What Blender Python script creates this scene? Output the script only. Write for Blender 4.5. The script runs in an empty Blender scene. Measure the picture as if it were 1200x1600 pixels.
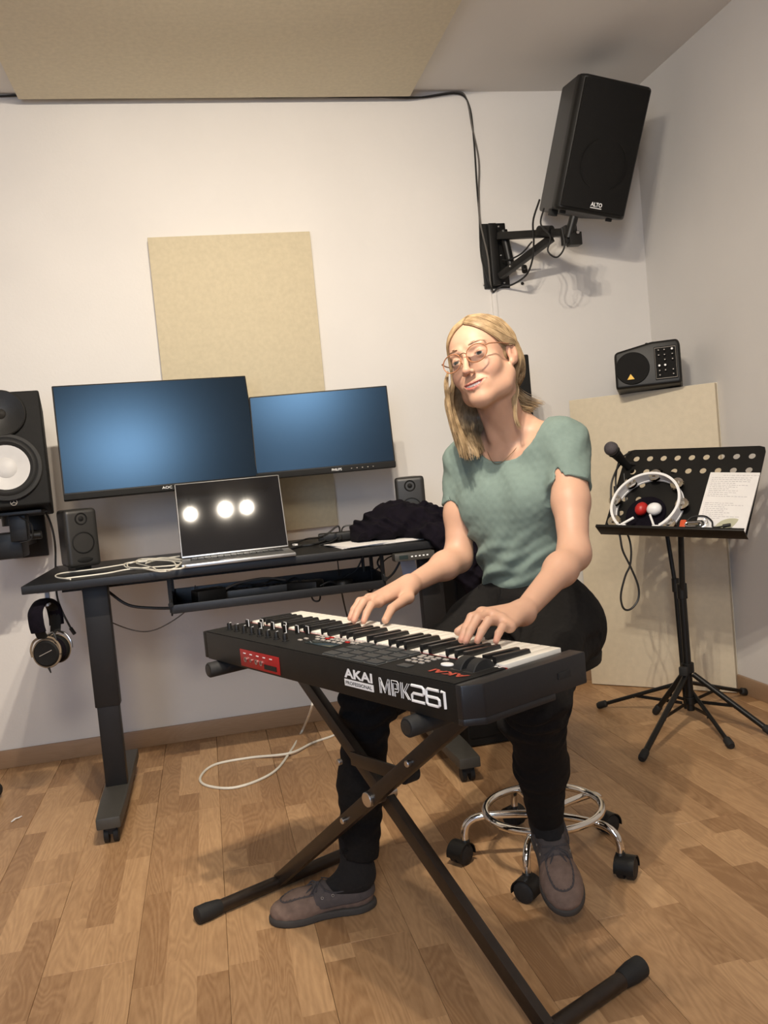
import bpy, bmesh, math, random
import numpy as np
from mathutils import Vector, Matrix
C_ = bpy.context.scene
COL = C_.collection
PI = math.pi
rnd = random.Random(7)

# ------------------------------------------------------------------ camera, world, lights, exposure
CAMP = np.array([0.0, 0.0, 1.04])
_y, _p, _r, FPX = math.radians(11.49), math.radians(3.11), math.radians(5.355), 1361.0
def _cam_axes():
    cy, sy, cp, sp = math.cos(_y), math.sin(_y), math.cos(_p), math.sin(_p)
    fw = np.array([sy*cp, cy*cp, -sp]); rt = np.array([cy, -sy, 0.0]); dn = np.cross(fw, rt)
    c, s = math.cos(_r), math.sin(_r)
    return np.array([c*rt+s*dn, -s*rt+c*dn, fw])
CM = _cam_axes()
cd = bpy.data.cameras.new('camera'); cam = bpy.data.objects.new('camera', cd); COL.objects.link(cam)
cd.sensor_fit = 'VERTICAL'; cd.sensor_height = 36; cd.lens = FPX/1600*36; cd.clip_start = .05
cam.matrix_world = Matrix([[CM[0][i], -CM[1][i], -CM[2][i], CAMP[i]] for i in range(3)] + [[0, 0, 0, 1]])
C_.camera = cam

w = bpy.data.worlds.new('world'); C_.world = w; w.use_nodes = True
w.node_tree.nodes['Background'].inputs[0].default_value = (0.45, 0.58, 0.92, 1)
w.node_tree.nodes['Background'].inputs[1].default_value = 0.30

def area_light(name, loc, target, sx, sy, power, color):
    ld = bpy.data.lights.new(name, 'AREA'); ld.shape = 'RECTANGLE'; ld.size = sx; ld.size_y = sy
    ld.energy = power; ld.color = color
    o = bpy.data.objects.new(name, ld); COL.objects.link(o); o.location = loc
    o.rotation_euler = (Vector(target)-Vector(loc)).to_track_quat('-Z', 'Y').to_euler()
    return o
area_light('cool_fill', (-.9, -1.50, 1.45), (.3, 2.4, .9), 1.0, 1.2, 24, (0.55, 0.72, 1.0))  # added cool fill light behind the camera, gives the shadows their blue
area_light('warm_front_fill', (-.15, -.75, 2.35), (.35, 2.4, .75), .45, .45, 21, (1.0, .88, .72))  # added warm frontal fill that brightens woman and keyboard, has no fixture
SPOTS = [((-.02, 1.15, 2.435), 34), ((.19, 1.15, 2.45), 66), ((.32, 1.15, 2.45), 38)]
for _l, _e in SPOTS:
    ld = bpy.data.lights.new('spotlight', 'SPOT'); ld.energy = _e*1.22; ld.color = (1.0, .88, .72)
    ld.spot_size = math.radians(125); ld.spot_blend = 1.0; ld.shadow_soft_size = .022
    o = bpy.data.objects.new('spotlight_beam', ld); COL.objects.link(o); o.location = _l
    o.rotation_euler = (Vector((.35, 3.5, .70))-Vector(_l)).to_track_quat('-Z', 'Y').to_euler()
C_.view_settings.view_transform = 'Standard'
C_.view_settings.look = 'None'
C_.view_settings.exposure = 0.60
C_.view_settings.gamma = 1.0
C_.view_settings.use_curve_mapping = False

# ------------------------------------------------------------------ helpers
def ray(x, y): return CM.T @ np.array([(x-600)/FPX, (y-800)/FPX, 1.0])
def at(x, y, Y): r = ray(x, y); return CAMP + r*(Y/r[1])
def onz(x, y, z): r = ray(x, y); return CAMP + r*((z-CAMP[2])/r[2])
def V(*a): return np.array(a, float)
def nrm(v): v = np.asarray(v, float); return v/np.linalg.norm(v)
def T(x, y, z): return Matrix.Translation((x, y, z))
def RX(a): return Matrix.Rotation(math.radians(a), 4, 'X')
def RY(a): return Matrix.Rotation(math.radians(a), 4, 'Y')
def RZ(a): return Matrix.Rotation(math.radians(a), 4, 'Z')
def frame(o, x, y, z): return Matrix([[x[i], y[i], z[i], o[i]] for i in range(3)] + [[0, 0, 0, 1]])
def align(p, d, up=(0, 0, 1)):
    d = nrm(d); up = np.array(up, float)
    if abs(np.dot(d, up)) > .98: up = np.array([0, 1.0, 0])
    x = nrm(np.cross(up, d)); y = np.cross(d, x)
    return frame(p, x, y, d)

def spline(pts, n=6):
    P = [np.array(p, float) for p in pts]
    if len(P) < 3: return P
    P = [2*P[0]-P[1]] + P + [2*P[-1]-P[-2]]; out = []
    for i in range(1, len(P)-2):
        a, b, c, d = P[i-1:i+3]
        for k in range(n):
            t = k/n
            out.append(.5*((2*b)+(-a+c)*t+(2*a-5*b+4*c-d)*t*t+(-a+3*b-3*c+d)*t**3))
    out.append(P[-2]); return out

class MB:
    def __init__(s): s.v = []; s.f = []; s.sm = []
    def add(s, vs, fs, m=None, smooth=False):
        b = len(s.v)
        if m is not None: vs = [m @ Vector(v) for v in vs]
        s.v += [tuple(v) for v in vs]; s.f += [tuple(b+i for i in f) for f in fs]; s.sm += [smooth]*len(fs); return s
    def box(s, size, m=None, c=(0, 0, 0), bev=0, seg=2):
        bm = bmesh.new(); bmesh.ops.create_cube(bm, size=1)
        for v in bm.verts: v.co = Vector((v.co.x*size[0]+c[0], v.co.y*size[1]+c[1], v.co.z*size[2]+c[2]))
        if bev: bmesh.ops.bevel(bm, geom=bm.edges[:], offset=bev, segments=seg, affect='EDGES', profile=.6)
        return s.bm(bm, m, bool(bev))
    def bm(s, bm, m=None, smooth=False):
        bm.verts.index_update()
        s.add([v.co.copy() for v in bm.verts], [[v.index for v in f.verts] for f in bm.faces], m, smooth); bm.free(); return s
    def lathe(s, prof, m=None, n=24, smooth=True, cap=True):
        vs = []; fs = []
        for r, z in prof:
            for k in range(n): a = 2*PI*k/n; vs.append((r*math.cos(a), r*math.sin(a), z))
        for i in range(len(prof)-1):
            for k in range(n):
                k2 = (k+1) % n; fs.append((i*n+k, i*n+k2, (i+1)*n+k2, (i+1)*n+k))
        if cap:
            fs.append(tuple(range(n))[::-1]); fs.append(tuple((len(prof)-1)*n+k for k in range(n)))
        return s.add(vs, fs, m, smooth)
    def cyl(s, a, b, r, r2=None, n=16, smooth=True):
        a = np.array(a, float); b = np.array(b, float); L = np.linalg.norm(b-a)
        r2 = r if r2 is None else r2
        e = min(.0012, r*.25, L*.2)
        return s.lathe([(r-e, 0), (r, e), (r2, L-e), (r2-e, L)], align(a, b-a), n, smooth)
    def tube(s, pts, r, n=8, sp=0, flat=None, up=(0, 0, 1)):
        if sp: pts = spline(pts, sp)
        P = [np.array(p, float) for p in pts]; m = len(P); vs = []; fs = []
        t0 = nrm(P[1]-P[0]); u = np.array(up, float)
        if abs(np.dot(u, t0)) > .95: u = np.array([1.0, 0, 0])
        x = nrm(np.cross(u, t0))
        for i in range(m):
            t = P[min(i+1, m-1)]-P[max(i-1, 0)]
            if np.linalg.norm(t) < 1e-9: t = t0
            t = nrm(t); x = x-t*np.dot(x, t); x = nrm(x); y = np.cross(t, x)
            rr = r[i] if hasattr(r, '__len__') else r
            for k in range(n):
                a = 2*PI*k/n; vs.append(P[i]+x*(math.cos(a)*rr)+y*(math.sin(a)*rr*(flat or 1)))
        for i in range(m-1):
            for k in range(n):
                k2 = (k+1) % n; fs.append((i*n+k, i*n+k2, (i+1)*n+k2, (i+1)*n+k))
        fs.append(tuple(range(n))[::-1]); fs.append(tuple((m-1)*n+k for k in range(n)))
        return s.add(vs, fs, None, True)
    def rtube(s, a, b, w, h, up=(0, 0, 1), bev=.003):       # rectangular tube
        a = np.array(a, float); b = np.array(b, float); L = np.linalg.norm(b-a)
        return s.box((w, h, L), align(a, b-a, up), (0, 0, L/2), bev, 2)
    def torus(s, R, r, m=None, n=40, k=10):
        vs = []; fs = []
        for i in range(n):
            a = 2*PI*i/n
            for j in range(k):
                b = 2*PI*j/k; q = R+r*math.cos(b); vs.append((q*math.cos(a), q*math.sin(a), r*math.sin(b)))
        for i in range(n):
            for j in range(k):
                fs.append((i*k+j, ((i+1) % n)*k+j, ((i+1) % n)*k+(j+1) % k, i*k+(j+1) % k))
        return s.add(vs, fs, m, True)
    def ball(s, c, r, m=None, seg=20, rings=12):
        R = r if hasattr(r, '__len__') else (r, r, r); vs = []; fs = []
        for i in range(rings+1):
            a = PI*i/rings
            for j in range(seg):
                b = 2*PI*j/seg; vs.append((c[0]+R[0]*math.sin(a)*math.cos(b), c[1]+R[1]*math.sin(a)*math.sin(b), c[2]+R[2]*math.cos(a)))
        for i in range(rings):
            for j in range(seg):
                j2 = (j+1) % seg; fs.append((i*seg+j, (i+1)*seg+j, (i+1)*seg+j2, i*seg+j2))
        return s.add(vs, fs, m, True)
    def prism(s, poly, h, m=None, bev=0, seg=2):            # polygon in XY extruded 0..h
        bm = bmesh.new(); a = [bm.verts.new((x, y, 0)) for x, y in poly]; b = [bm.verts.new((x, y, h)) for x, y in poly]
        n = len(poly)
        bm.faces.new(a[::-1]); bm.faces.new(b)
        for i in range(n): bm.faces.new((a[i], a[(i+1) % n], b[(i+1) % n], b[i]))
        bmesh.ops.recalc_face_normals(bm, faces=bm.faces[:])
        if bev: bmesh.ops.bevel(bm, geom=bm.edges[:], offset=bev, segments=seg, affect='EDGES', profile=.6)
        return s.bm(bm, m, bool(bev))
    def build(s, name, mat, parent=None, world=False):
        me = bpy.data.meshes.new(name)
        vs = s.v
        if world and parent is not None:
            mi = WM[parent.name].inverted(); vs = [tuple(mi @ Vector(v)) for v in vs]
        me.from_pydata(vs, [], s.f); me.materials.append(mat)
        me.polygons.foreach_set('use_smooth', s.sm); me.update()
        bm = bmesh.new(); bm.from_mesh(me); bmesh.ops.recalc_face_normals(bm, faces=bm.faces[:])
        bm.to_mesh(me); bm.free()
        if any(s.sm):
            try: me.set_sharp_from_angle(angle=math.radians(40))
            except Exception: pass
        o = bpy.data.objects.new(name, me); COL.objects.link(o)
        if parent is not None:
            o.parent = parent; WM[o.name] = WM[parent.name].copy()
        else: WM[o.name] = Matrix.Identity(4)
        return o
WM = {}
def tag(o, label=None, cat=None, group=None, kind=None):
    if label: o['label'] = label
    if cat: o['category'] = cat
    if group: o['group'] = group
    if kind: o['kind'] = kind
    return o
def thing(name, label, cat, m=None, group=None):
    o = bpy.data.objects.new(name, None); COL.objects.link(o); o.empty_display_size = .05
    m = m if isinstance(m, Matrix) else (T(*m) if m is not None else Matrix.Identity(4))
    o.matrix_world = m; WM[o.name] = m.copy(); tag(o, label, cat, group); return o
def copy_tree(o, m=None, parent=None):
    c = o.copy(); COL.objects.link(c)
    if parent is not None: c.parent = parent
    if m is not None: c.matrix_world = m; WM[c.name] = m.copy()
    for ch in [x for x in COL.objects if x.parent == o]: copy_tree(ch, None, c)
    return c
def dup(o, m, parent):                                       # same mesh, own local matrix
    c = o.copy(); COL.objects.link(c); c.parent = parent; c.matrix_local = m; WM[c.name] = WM[parent.name] @ m; return c

_font_cache = {}
def text(s, wdt, hgt, m, mat, parent, name='lettering', bold=.0, depth=.0006, world=False, shear=0, italic=0):
    cu = bpy.data.curves.new('t', 'FONT'); cu.body = s; cu.size = 1; cu.extrude = 0.0; cu.offset = bold; cu.resolution_u = 3; cu.shear = shear
    ob = bpy.data.objects.new('t', cu); COL.objects.link(ob); bpy.context.view_layer.update()
    me = bpy.data.meshes.new_from_object(ob.evaluated_get(bpy.context.evaluated_depsgraph_get()))
    vs = np.array([v.co[:] for v in me.vertices]); fs = [tuple(p.vertices) for p in me.polygons]
    bpy.data.objects.remove(ob); bpy.data.curves.remove(cu); bpy.data.meshes.remove(me)
    lo, hi = vs.min(0), vs.max(0)
    vs = [((v[0]-lo[0])/(hi[0]-lo[0])*wdt, (v[1]-lo[1])/(hi[1]-lo[1])*hgt, depth) for v in vs]
    b = MB(); b.add(vs, fs, m)
    me = bpy.data.meshes.new(name); vv = b.v
    if world: mi = WM[parent.name].inverted(); vv = [tuple(mi @ Vector(v)) for v in vv]
    me.from_pydata(vv, [], b.f); me.materials.append(mat); me.update()
    o = bpy.data.objects.new(name, me); COL.objects.link(o); o.parent = parent; WM[o.name] = WM[parent.name].copy()
    return o

# ------------------------------------------------------------------ materials
def mat(name, col, rough=.5, metal=0, var=.06, scale=30, bump=0, bscale=None, spec=None, coat=0, col2=None, trans=0, emis=None):
    m = bpy.data.materials.new(name); m.use_nodes = True; nt = m.node_tree; N = nt.nodes; L = nt.links
    b = N['Principled BSDF']; b.inputs['Roughness'].default_value = rough; b.inputs['Metallic'].default_value = metal
    if spec is not None: b.inputs['Specular IOR Level'].default_value = spec
    if coat: b.inputs['Coat Weight'].default_value = coat
    if trans: b.inputs['Transmission Weight'].default_value = trans
    tc = N.new('ShaderNodeTexCoord'); nz = N.new('ShaderNodeTexNoise'); nz.inputs['Scale'].default_value = scale; nz.inputs['Detail'].default_value = 5
    L.new(tc.outputs['Object'], nz.inputs['Vector'])
    rp = N.new('ShaderNodeValToRGB'); rp.color_ramp.elements[0].position = .3; rp.color_ramp.elements[1].position = .7
    c2 = col2 or tuple(min(1, c*(1+var)) for c in col); c1 = tuple(c*(1-var) for c in col) if not col2 else col
    rp.color_ramp.elements[0].color = (*c1, 1); rp.color_ramp.elements[1].color = (*c2, 1)
    L.new(nz.outputs['Fac'], rp.inputs[0]); L.new(rp.outputs[0], b.inputs['Base Color'])
    if bump:
        n2 = N.new('ShaderNodeTexNoise'); n2.inputs['Scale'].default_value = bscale or scale*4; n2.inputs['Detail'].default_value = 6
        L.new(tc.outputs['Object'], n2.inputs['Vector'])
        bp = N.new('ShaderNodeBump'); bp.inputs['Strength'].default_value = bump; bp.inputs['Distance'].default_value = .002
        L.new(n2.outputs['Fac'], bp.inputs['Height']); L.new(bp.outputs[0], b.inputs['Normal'])
    if emis:
        b.inputs['Emission Color'].default_value = (*emis[0], 1); b.inputs['Emission Strength'].default_value = emis[1]
    return m
M = {}
M['wall'] = mat('wall_plaster', (.70, .675, .645), .9, var=.025, scale=2.5, bump=.25, bscale=90)
M['ceil'] = mat('ceiling_paint', (.78, .75, .71), .95, var=.02, scale=2, bump=.2, bscale=60)
M['foam'] = mat('acoustic_felt', (.54, .47, .33), .95, var=.05, scale=60, bump=.3, bscale=400)
M['foamceil'] = mat('ceiling_felt', (.72, .65, .50), .95, var=.05, scale=60, bump=.3, bscale=400)
M['board'] = mat('acoustic_board', (.64, .56, .42), .9, var=.04, scale=40, bump=.3, bscale=300)
M['boardedge'] = mat('board_edge', (.74, .68, .56), .9)
M['black'] = mat('black_plastic', (.0065, .0062, .0056), .45, spec=.35, var=.15, bump=.15, bscale=500)
M['blackm'] = mat('black_matte', (.005, .0048, .0045), .75, spec=.3, var=.2, bump=.2, bscale=300)
M['blackmetal'] = mat('black_powder_coat', (.006, .0057, .0053), .42, spec=.35, var=.15, bump=.12, bscale=500)
M['grille'] = mat('black_grille', (.005, .0045, .004), .75, spec=.25, var=.4, scale=500, bump=.5, bscale=700)
M['rubber'] = mat('black_rubber', (.010, .010, .010), .7)
M['cable'] = mat('cable_black', (.012, .012, .012), .5)
M['cablegrey'] = mat('cable_grey', (.12, .11, .10), .5)
M['whitecable'] = mat('cable_white', (.72, .69, .60), .5)
M['chrome'] = mat('chrome', (.80, .78, .74), .08, 1, var=.02)
M['steel'] = mat('brushed_steel', (.55, .54, .52), .3, 1)
M['alu'] = mat('silver_aluminium', (.50, .51, .52), .35, .9)
M['white'] = mat('white_plastic', (.80, .80, .80), .4, var=.03)
M['print'] = mat('white_print', (.85, .85, .85), .6, var=.02)
M['redprint'] = mat('red_print', (.45, .06, .03), .6)
M['red'] = mat('red_plastic', (.42, .015, .012), .4)
M['redpanel'] = mat('red_anodised', (.40, .015, .015), .4, .2)
M['orange'] = mat('orange_plastic', (.60, .09, .03), .35)
M['desk'] = mat('desk_black_laminate', (.008, .0085, .010), .42, var=.15, scale=80, bump=.15, bscale=300)
M['legp'] = mat('desk_leg_paint', (.008, .007, .007), .5, spec=.35, var=.1)
M['foot'] = mat('desk_foot_grey', (.045, .042, .036), .5)
M['screen'] = mat('matte_screen', (.008, .010, .012), .28, var=.05, spec=.24)
M['screen'].node_tree.nodes['Principled BSDF'].inputs['Specular Tint'].default_value = (.22, .50, 1.0, 1)
M['glossscreen'] = mat('gloss_screen', (.004, .004, .005), .035, var=.1, spec=.6)
M['grey'] = mat('grey_plastic', (.018, .017, .0155), .45)
M['cone'] = mat('white_speaker_cone', (.50, .49, .48), .5, var=.03)
M['skin'] = None
M['hair'] = mat('blonde_hair', (.20, .130, .065), .42, scale=55, col2=(.42, .30, .17), bump=.2, bscale=200)
M['brow'] = mat('brow_hair', (.27, .17, .10), .6)
M['shirt'] = mat('sage_jersey', (.150, .205, .182), .9, scale=90, var=.05, bump=.35, bscale=700)
M['jeans'] = mat('black_denim', (.0075, .0065, .006), .9, spec=.25, var=.3, scale=160, bump=.5, bscale=900)
M['sock'] = mat('black_sock', (.007, .006, .006), .95, var=.3, scale=200, bump=.4, bscale=900)
M['shoe'] = mat('mauve_suede', (.17, .115, .090), .9, var=.15, scale=70, bump=.4, bscale=500)
M['shoedark'] = mat('grey_suede', (.075, .062, .060), .9, var=.15, scale=70, bump=.4, bscale=500)
M['sole'] = mat('shoe_sole', (.045, .040, .036), .8)
M['lace'] = mat('shoe_lace', (.05, .045, .048), .9)
M['paper'] = mat('paper', (.78, .76, .74), .8, var=.03)
M['paperb'] = mat('paper_blue', (.52, .56, .66), .8, var=.05)
M['ink'] = mat('pencil_lines', (.35, .33, .36), .9)
M['leaf'] = mat('leaf_print', (.47, .46, .33), .8)
M['cloth'] = mat('navy_black_cloth', (.005, .0035, .007), .95, spec=.15, var=.3, scale=60, bump=.6, bscale=400)
M['yellow'] = mat('yellow_emblem', (.75, .45, .03), .5)
M['tan'] = mat('tan_velour', (.20, .15, .10), .9, var=.15, bump=.4, bscale=400)
M['keywhite'] = mat('ivory_key', (.80, .76, .68), .3, var=.02)
M['keyblack'] = mat('ebony_key', (.012, .012, .012), .25)
M['pad'] = mat('grey_pad', (.035, .037, .038), .55)
M['padrim'] = mat('pad_rim', (.16, .17, .17), .5)
M['lcd'] = mat('lcd_glass', (.025, .035, .035), .15)
M['btn'] = mat('button_grey', (.42, .38, .34), .5)
M['beam'] = mat('stand_brown_black', (.018, .011, .007), .38, var=.25, scale=40)
M['mesh'] = mat('microphone_mesh', (.10, .09, .10), .5, .5, var=.5, scale=900, bump=.8, bscale=1200)
M['frame'] = mat('glasses_acetate', (.32, .14, .07), .25, var=.2, scale=200)
M['gold'] = mat('gold_wire', (.62, .42, .25), .25, 1)
M['tooth'] = mat('tooth', (.78, .74, .68), .3, var=.02)
M['eyewhite'] = mat('eye_white', (.45, .41, .38), .2, var=.02)
M['iris'] = mat('iris', (.05, .06, .05), .15)
M['lip'] = mat('lip', (.45, .13, .12), .45)
M['lamp'] = mat('lamp_glow', (1, .9, .7), .5, emis=((1, .86, .66), 25))
def glass_mat():
    m = bpy.data.materials.new('lens_glass'); m.use_nodes = True; nt = m.node_tree; N = nt.nodes; L = nt.links
    N.clear(); o = N.new('ShaderNodeOutputMaterial'); t = N.new('ShaderNodeBsdfTransparent'); g = N.new('ShaderNodeBsdfGlossy'); g.inputs['Roughness'].default_value = .03
    f = N.new('ShaderNodeFresnel'); f.inputs['IOR'].default_value = 1.35; mx = N.new('ShaderNodeMixShader')
    L.new(f.outputs[0], mx.inputs[0]); L.new(t.outputs[0], mx.inputs[1]); L.new(g.outputs[0], mx.inputs[2]); L.new(mx.outputs[0], o.inputs[0]); return m
M['glass'] = glass_mat()

def wood_mat(name, base, strips=True, bright=1.0):
    m = bpy.data.materials.new(name); m.use_nodes = True; nt = m.node_tree; N = nt.nodes; L = nt.links
    b = N['Principled BSDF']; b.inputs['Roughness'].default_value = .42; b.inputs['Specular IOR Level'].default_value = .35
    tc = N.new('ShaderNodeTexCoord'); oi = N.new('ShaderNodeObjectInfo')
    def math_(op, a, c=None):
        n = N.new('ShaderNodeMath'); n.operation = op
        for i, q in enumerate((a, c)):
            if q is None: continue
            if isinstance(q, (int, float)): n.inputs[i].default_value = q
            else: L.new(q, n.inputs[i])
        return n.outputs[0]
    sp = N.new('ShaderNodeSeparateXYZ'); L.new(tc.outputs['Object'], sp.inputs[0])
    rn = oi.outputs['Random']
    if strips:
        sx = math_('FLOOR', math_('DIVIDE', math_('ADD', sp.outputs[0], .1), .0668))
        w0 = N.new('ShaderNodeTexWhiteNoise'); w0.noise_dimensions = '2D'
        cb = N.new('ShaderNodeCombineXYZ'); L.new(sx, cb.inputs[0]); L.new(math_('MULTIPLY', rn, 91.7), cb.inputs[1]); L.new(cb.outputs[0], w0.inputs['Vector'])
        sy = math_('FLOOR', math_('DIVIDE', math_('ADD', sp.outputs[1], math_('MULTIPLY', w0.outputs['Value'], .9)), .42))
        cb2 = N.new('ShaderNodeCombineXYZ'); L.new(sx, cb2.inputs[0]); L.new(sy, cb2.inputs[1]); L.new(math_('MULTIPLY', rn, 57.3), cb2.inputs[2])
        w1 = N.new('ShaderNodeTexWhiteNoise'); w1.noise_dimensions = '3D'; L.new(cb2.outputs[0], w1.inputs['Vector']); tone = w1.outputs['Value']
    else: tone = rn
    # grain coordinates, shifted per strip
    off = N.new('ShaderNodeCombineXYZ'); L.new(math_('MULTIPLY', tone, 37.0), off.inputs[0]); L.new(math_('MULTIPLY', tone, 53.0), off.inputs[1]); L.new(math_('MULTIPLY', rn, 11.0), off.inputs[2])
    va = N.new('ShaderNodeVectorMath'); va.operation = 'ADD'; L.new(tc.outputs['Object'], va.inputs[0]); L.new(off.outputs[0], va.inputs[1])
    mp = N.new('ShaderNodeMapping'); mp.inputs['Scale'].default_value = (1, .16, 1) if strips else (.12, 1, 1); L.new(va.outputs[0], mp.inputs['Vector'])
    n1 = N.new('ShaderNodeTexNoise'); n1.inputs['Scale'].default_value = 9; n1.inputs['Detail'].default_value = 2; n1.inputs['Distortion'].default_value = .6; L.new(mp.outputs[0], n1.inputs['Vector'])
    rings = math_('FRACT', math_('MULTIPLY', n1.outputs['Fac'], 22.0))
    rr = math_('ABSOLUTE', math_('SUBTRACT', rings, .5))
    n2 = N.new('ShaderNodeTexNoise'); n2.inputs['Scale'].default_value = 170; n2.inputs['Detail'].default_value = 4; L.new(mp.outputs[0], n2.inputs['Vector'])
    n3 = N.new('ShaderNodeTexNoise'); n3.inputs['Scale'].default_value = 3; L.new(va.outputs[0], n3.inputs['Vector'])
    gr = math_('ADD', math_('MULTIPLY', rr, .55), math_('MULTIPLY', n2.outputs['Fac'], .55))
    fac = math_('ADD', math_('MULTIPLY', gr, .50), math_('ADD', math_('MULTIPLY', tone, .34), math_('MULTIPLY', n3.outputs['Fac'], .12)))
    rp = N.new('ShaderNodeValToRGB'); e = rp.color_ramp.elements; e[0].position = .25; e[1].position = .85
    d, l = base; e[0].color = (*[c*bright for c in d], 1); e[1].color = (*[c*bright for c in l], 1)
    L.new(fac, rp.inputs[0]); L.new(rp.outputs[0], b.inputs['Base Color'])
    bp = N.new('ShaderNodeBump'); bp.inputs['Strength'].default_value = .12; bp.inputs['Distance'].default_value = .001; L.new(gr, bp.inputs['Height']); L.new(bp.outputs[0], b.inputs['Normal'])
    return m
M['floor'] = wood_mat('oak_laminate', ((.29, .160, .075), (.64, .405, .215)))
M['skirt'] = wood_mat('skirting_oak', ((.30, .19, .11), (.40, .26, .16)), False)
M['gap'] = mat('plank_joint', (.12, .07, .035), .9)

def skin_mat():
    m = bpy.data.materials.new('skin'); m.use_nodes = True; nt = m.node_tree; N = nt.nodes; L = nt.links; b = N['Principled BSDF']
    a = N.new('ShaderNodeAttribute'); a.attribute_name = 'Col'
    tc = N.new('ShaderNodeTexCoord'); nz = N.new('ShaderNodeTexNoise'); nz.inputs['Scale'].default_value = 45; L.new(tc.outputs['Object'], nz.inputs['Vector'])
    mx = N.new('ShaderNodeMixRGB'); mx.blend_type = 'MULTIPLY'; mx.inputs[0].default_value = .35
    rp = N.new('ShaderNodeValToRGB'); rp.color_ramp.elements[0].color = (.82, .74, .70, 1); rp.color_ramp.elements[1].color = (1, 1, 1, 1); L.new(nz.outputs['Fac'], rp.inputs[0])
    L.new(a.outputs['Color'], mx.inputs[1]); L.new(rp.outputs[0], mx.inputs[2]); L.new(mx.outputs[0], b.inputs['Base Color'])
    b.inputs['Roughness'].default_value = .5; b.inputs['Specular IOR Level'].default_value = .35
    b.inputs['Subsurface Weight'].default_value = .12; b.inputs['Subsurface Radius'].default_value = (.8, .3, .15); b.inputs['Subsurface Scale'].default_value = .008
    return m
M['skin'] = skin_mat()
# ------------------------------------------------------------------ the room
WX, WY, CZ = 2.02, 3.595, 2.575          # right wall, back wall, ceiling
XL, YB = -2.2, -1.6
def struct(name, b, m, parent=None):
    o = b.build(name, m, parent)
    if parent is None: tag(o, kind='structure')
    return o
fl = struct('floor', MB().box((WX-XL, WY-YB, .03), c=((WX+XL)/2, (WY+YB)/2, -.027)), M['gap'])
PW, PL = .2, 1.3
pb = MB(); pb.box((PW-.0006, PL-.0006, .012), None, (0, 0, -.006), .0006, 1)
plank0 = None; x = .747-PW*15; i = 0
XS = []
while x < WX: XS.append(x); x += PW
for i, x in enumerate(XS):
    if x+PW < XL: continue
    y = YB - (i*.47) % PL
    while y < WY:
        x0, x1, y0, y1 = max(x, XL), min(x+PW, WX), max(y, YB), min(y+PL, WY)
        if x1-x0 > .01 and y1-y0 > .01:
            full = (x1-x0 > PW-.001 and y1-y0 > PL-.001)
            if full and plank0 is not None:
                dup(plank0, T(x+PW/2, y+PL/2, 0), fl)
            else:
                b = pb if full else MB().box((x1-x0-.0006, y1-y0-.0006, .012), None, ((x0+x1)/2-(x+PW/2), (y0+y1)/2-(y+PL/2), -.006), .0012, 1)
                o = b.build('plank', M['floor'], fl); o.matrix_local = T(x+PW/2, y+PL/2, 0)
                if full: plank0 = o
        y += PL
struct('wall_back', MB().box((WX-XL+.2, .1, CZ+.1), c=((WX+XL)/2, WY+.05, CZ/2)), M['wall'])
struct('wall_right', MB().box((.1, WY-YB, CZ+.1), c=(WX+.05, (WY+YB)/2, CZ/2)), M['wall'])
def wall_with_hole(name, x0, x1, z0, z1, hx0, hx1, hz0, hz1, y, t=.1):
    b = MB()
    for a in ((x0, hx0, z0, z1), (hx1, x1, z0, z1), (hx0, hx1, z0, hz0), (hx0, hx1, hz1, z1)): b.box((a[1]-a[0], t, a[3]-a[2]), c=((a[0]+a[1])/2, y, (a[2]+a[3])/2))
    return struct(name, b, M['wall'])
wall_with_hole('wall_front', XL, WX, 0, CZ, -1.45, -.35, .80, 2.10, YB+.05)
struct('wall_left', MB().box((.1, WY-YB, CZ), c=(XL-.05, (WY+YB)/2, CZ/2)), M['wall'])
wn = tag(thing('added_window_1', None, None, T(-.9, YB+.05, 1.45)), kind='structure')  # unseen window, added behind the camera to go with the cool fill
MB().box((1.1, .06, .05), c=(0, 0, .625)).box((1.1, .06, .05), c=(0, 0, -.625)).box((.05, .06, 1.2), c=(-.525, 0, 0)).box((.05, .06, 1.2), c=(.525, 0, 0)).box((.04, .05, 1.2)).build('window_frame', M['white'], wn)
for s in (-1, 1): MB().box((.48, .004, 1.2), c=(s*.26, 0, 0)).build('window_pane', M['glass'], wn)
struct('ceiling', MB().box((WX-XL, WY-YB, .1), c=((WX+XL)/2, (WY+YB)/2, CZ+.05)), M['ceil'])
struct('baseboard_back', MB().box((WX-XL, .014, .07), c=((WX+XL)/2, WY-.007, .035), bev=.003), M['skirt'])
struct('baseboard_right', MB().box((WY-YB-.02, .014, .07), RZ(90), ((WY+YB)/2, -WX+.007, .035), .003), M['skirt'])
# cable duct below the speaker bracket
struct('trim_1', MB().box((.022, .012, 1.68), c=(1.297, WY-.006, .90), bev=.003), M['wall'])

# acoustic felt panel flat on the ceiling, and one on the wall
c0, c1 = at(25, 130, WY-.06)[0], at(640, 130, WY-.06)[0]
tag(MB().box((c1-c0, 1.5, .04), c=((c0+c1)/2, WY-.05-.75, CZ-.02), bev=.004).build('ceiling_panel', M['foamceil']),
    'large flat beige acoustic panel fixed against the ceiling', 'acoustic panel')
tag(MB().box((.64, .04, 1.20), c=(.205, WY-.021, 1.408), bev=.003).build('felt_absorber', M['foam']),
    'beige felt acoustic panel hung on the wall behind the monitors', 'acoustic panel')
bp = thing('acoustic_board', 'tall pale acoustic board standing across the corner behind the music stand', 'acoustic panel', T(1.777, 3.300, .003) @ RZ(-45))
MB().box((.60, .035, 1.235), c=(0, .018, .6175), bev=.003).build('face', M['board'], bp)
MB().box((.604, .006, 1.238), c=(0, .039, .619), bev=.002).build('backing', M['boardedge'], bp)

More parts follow.
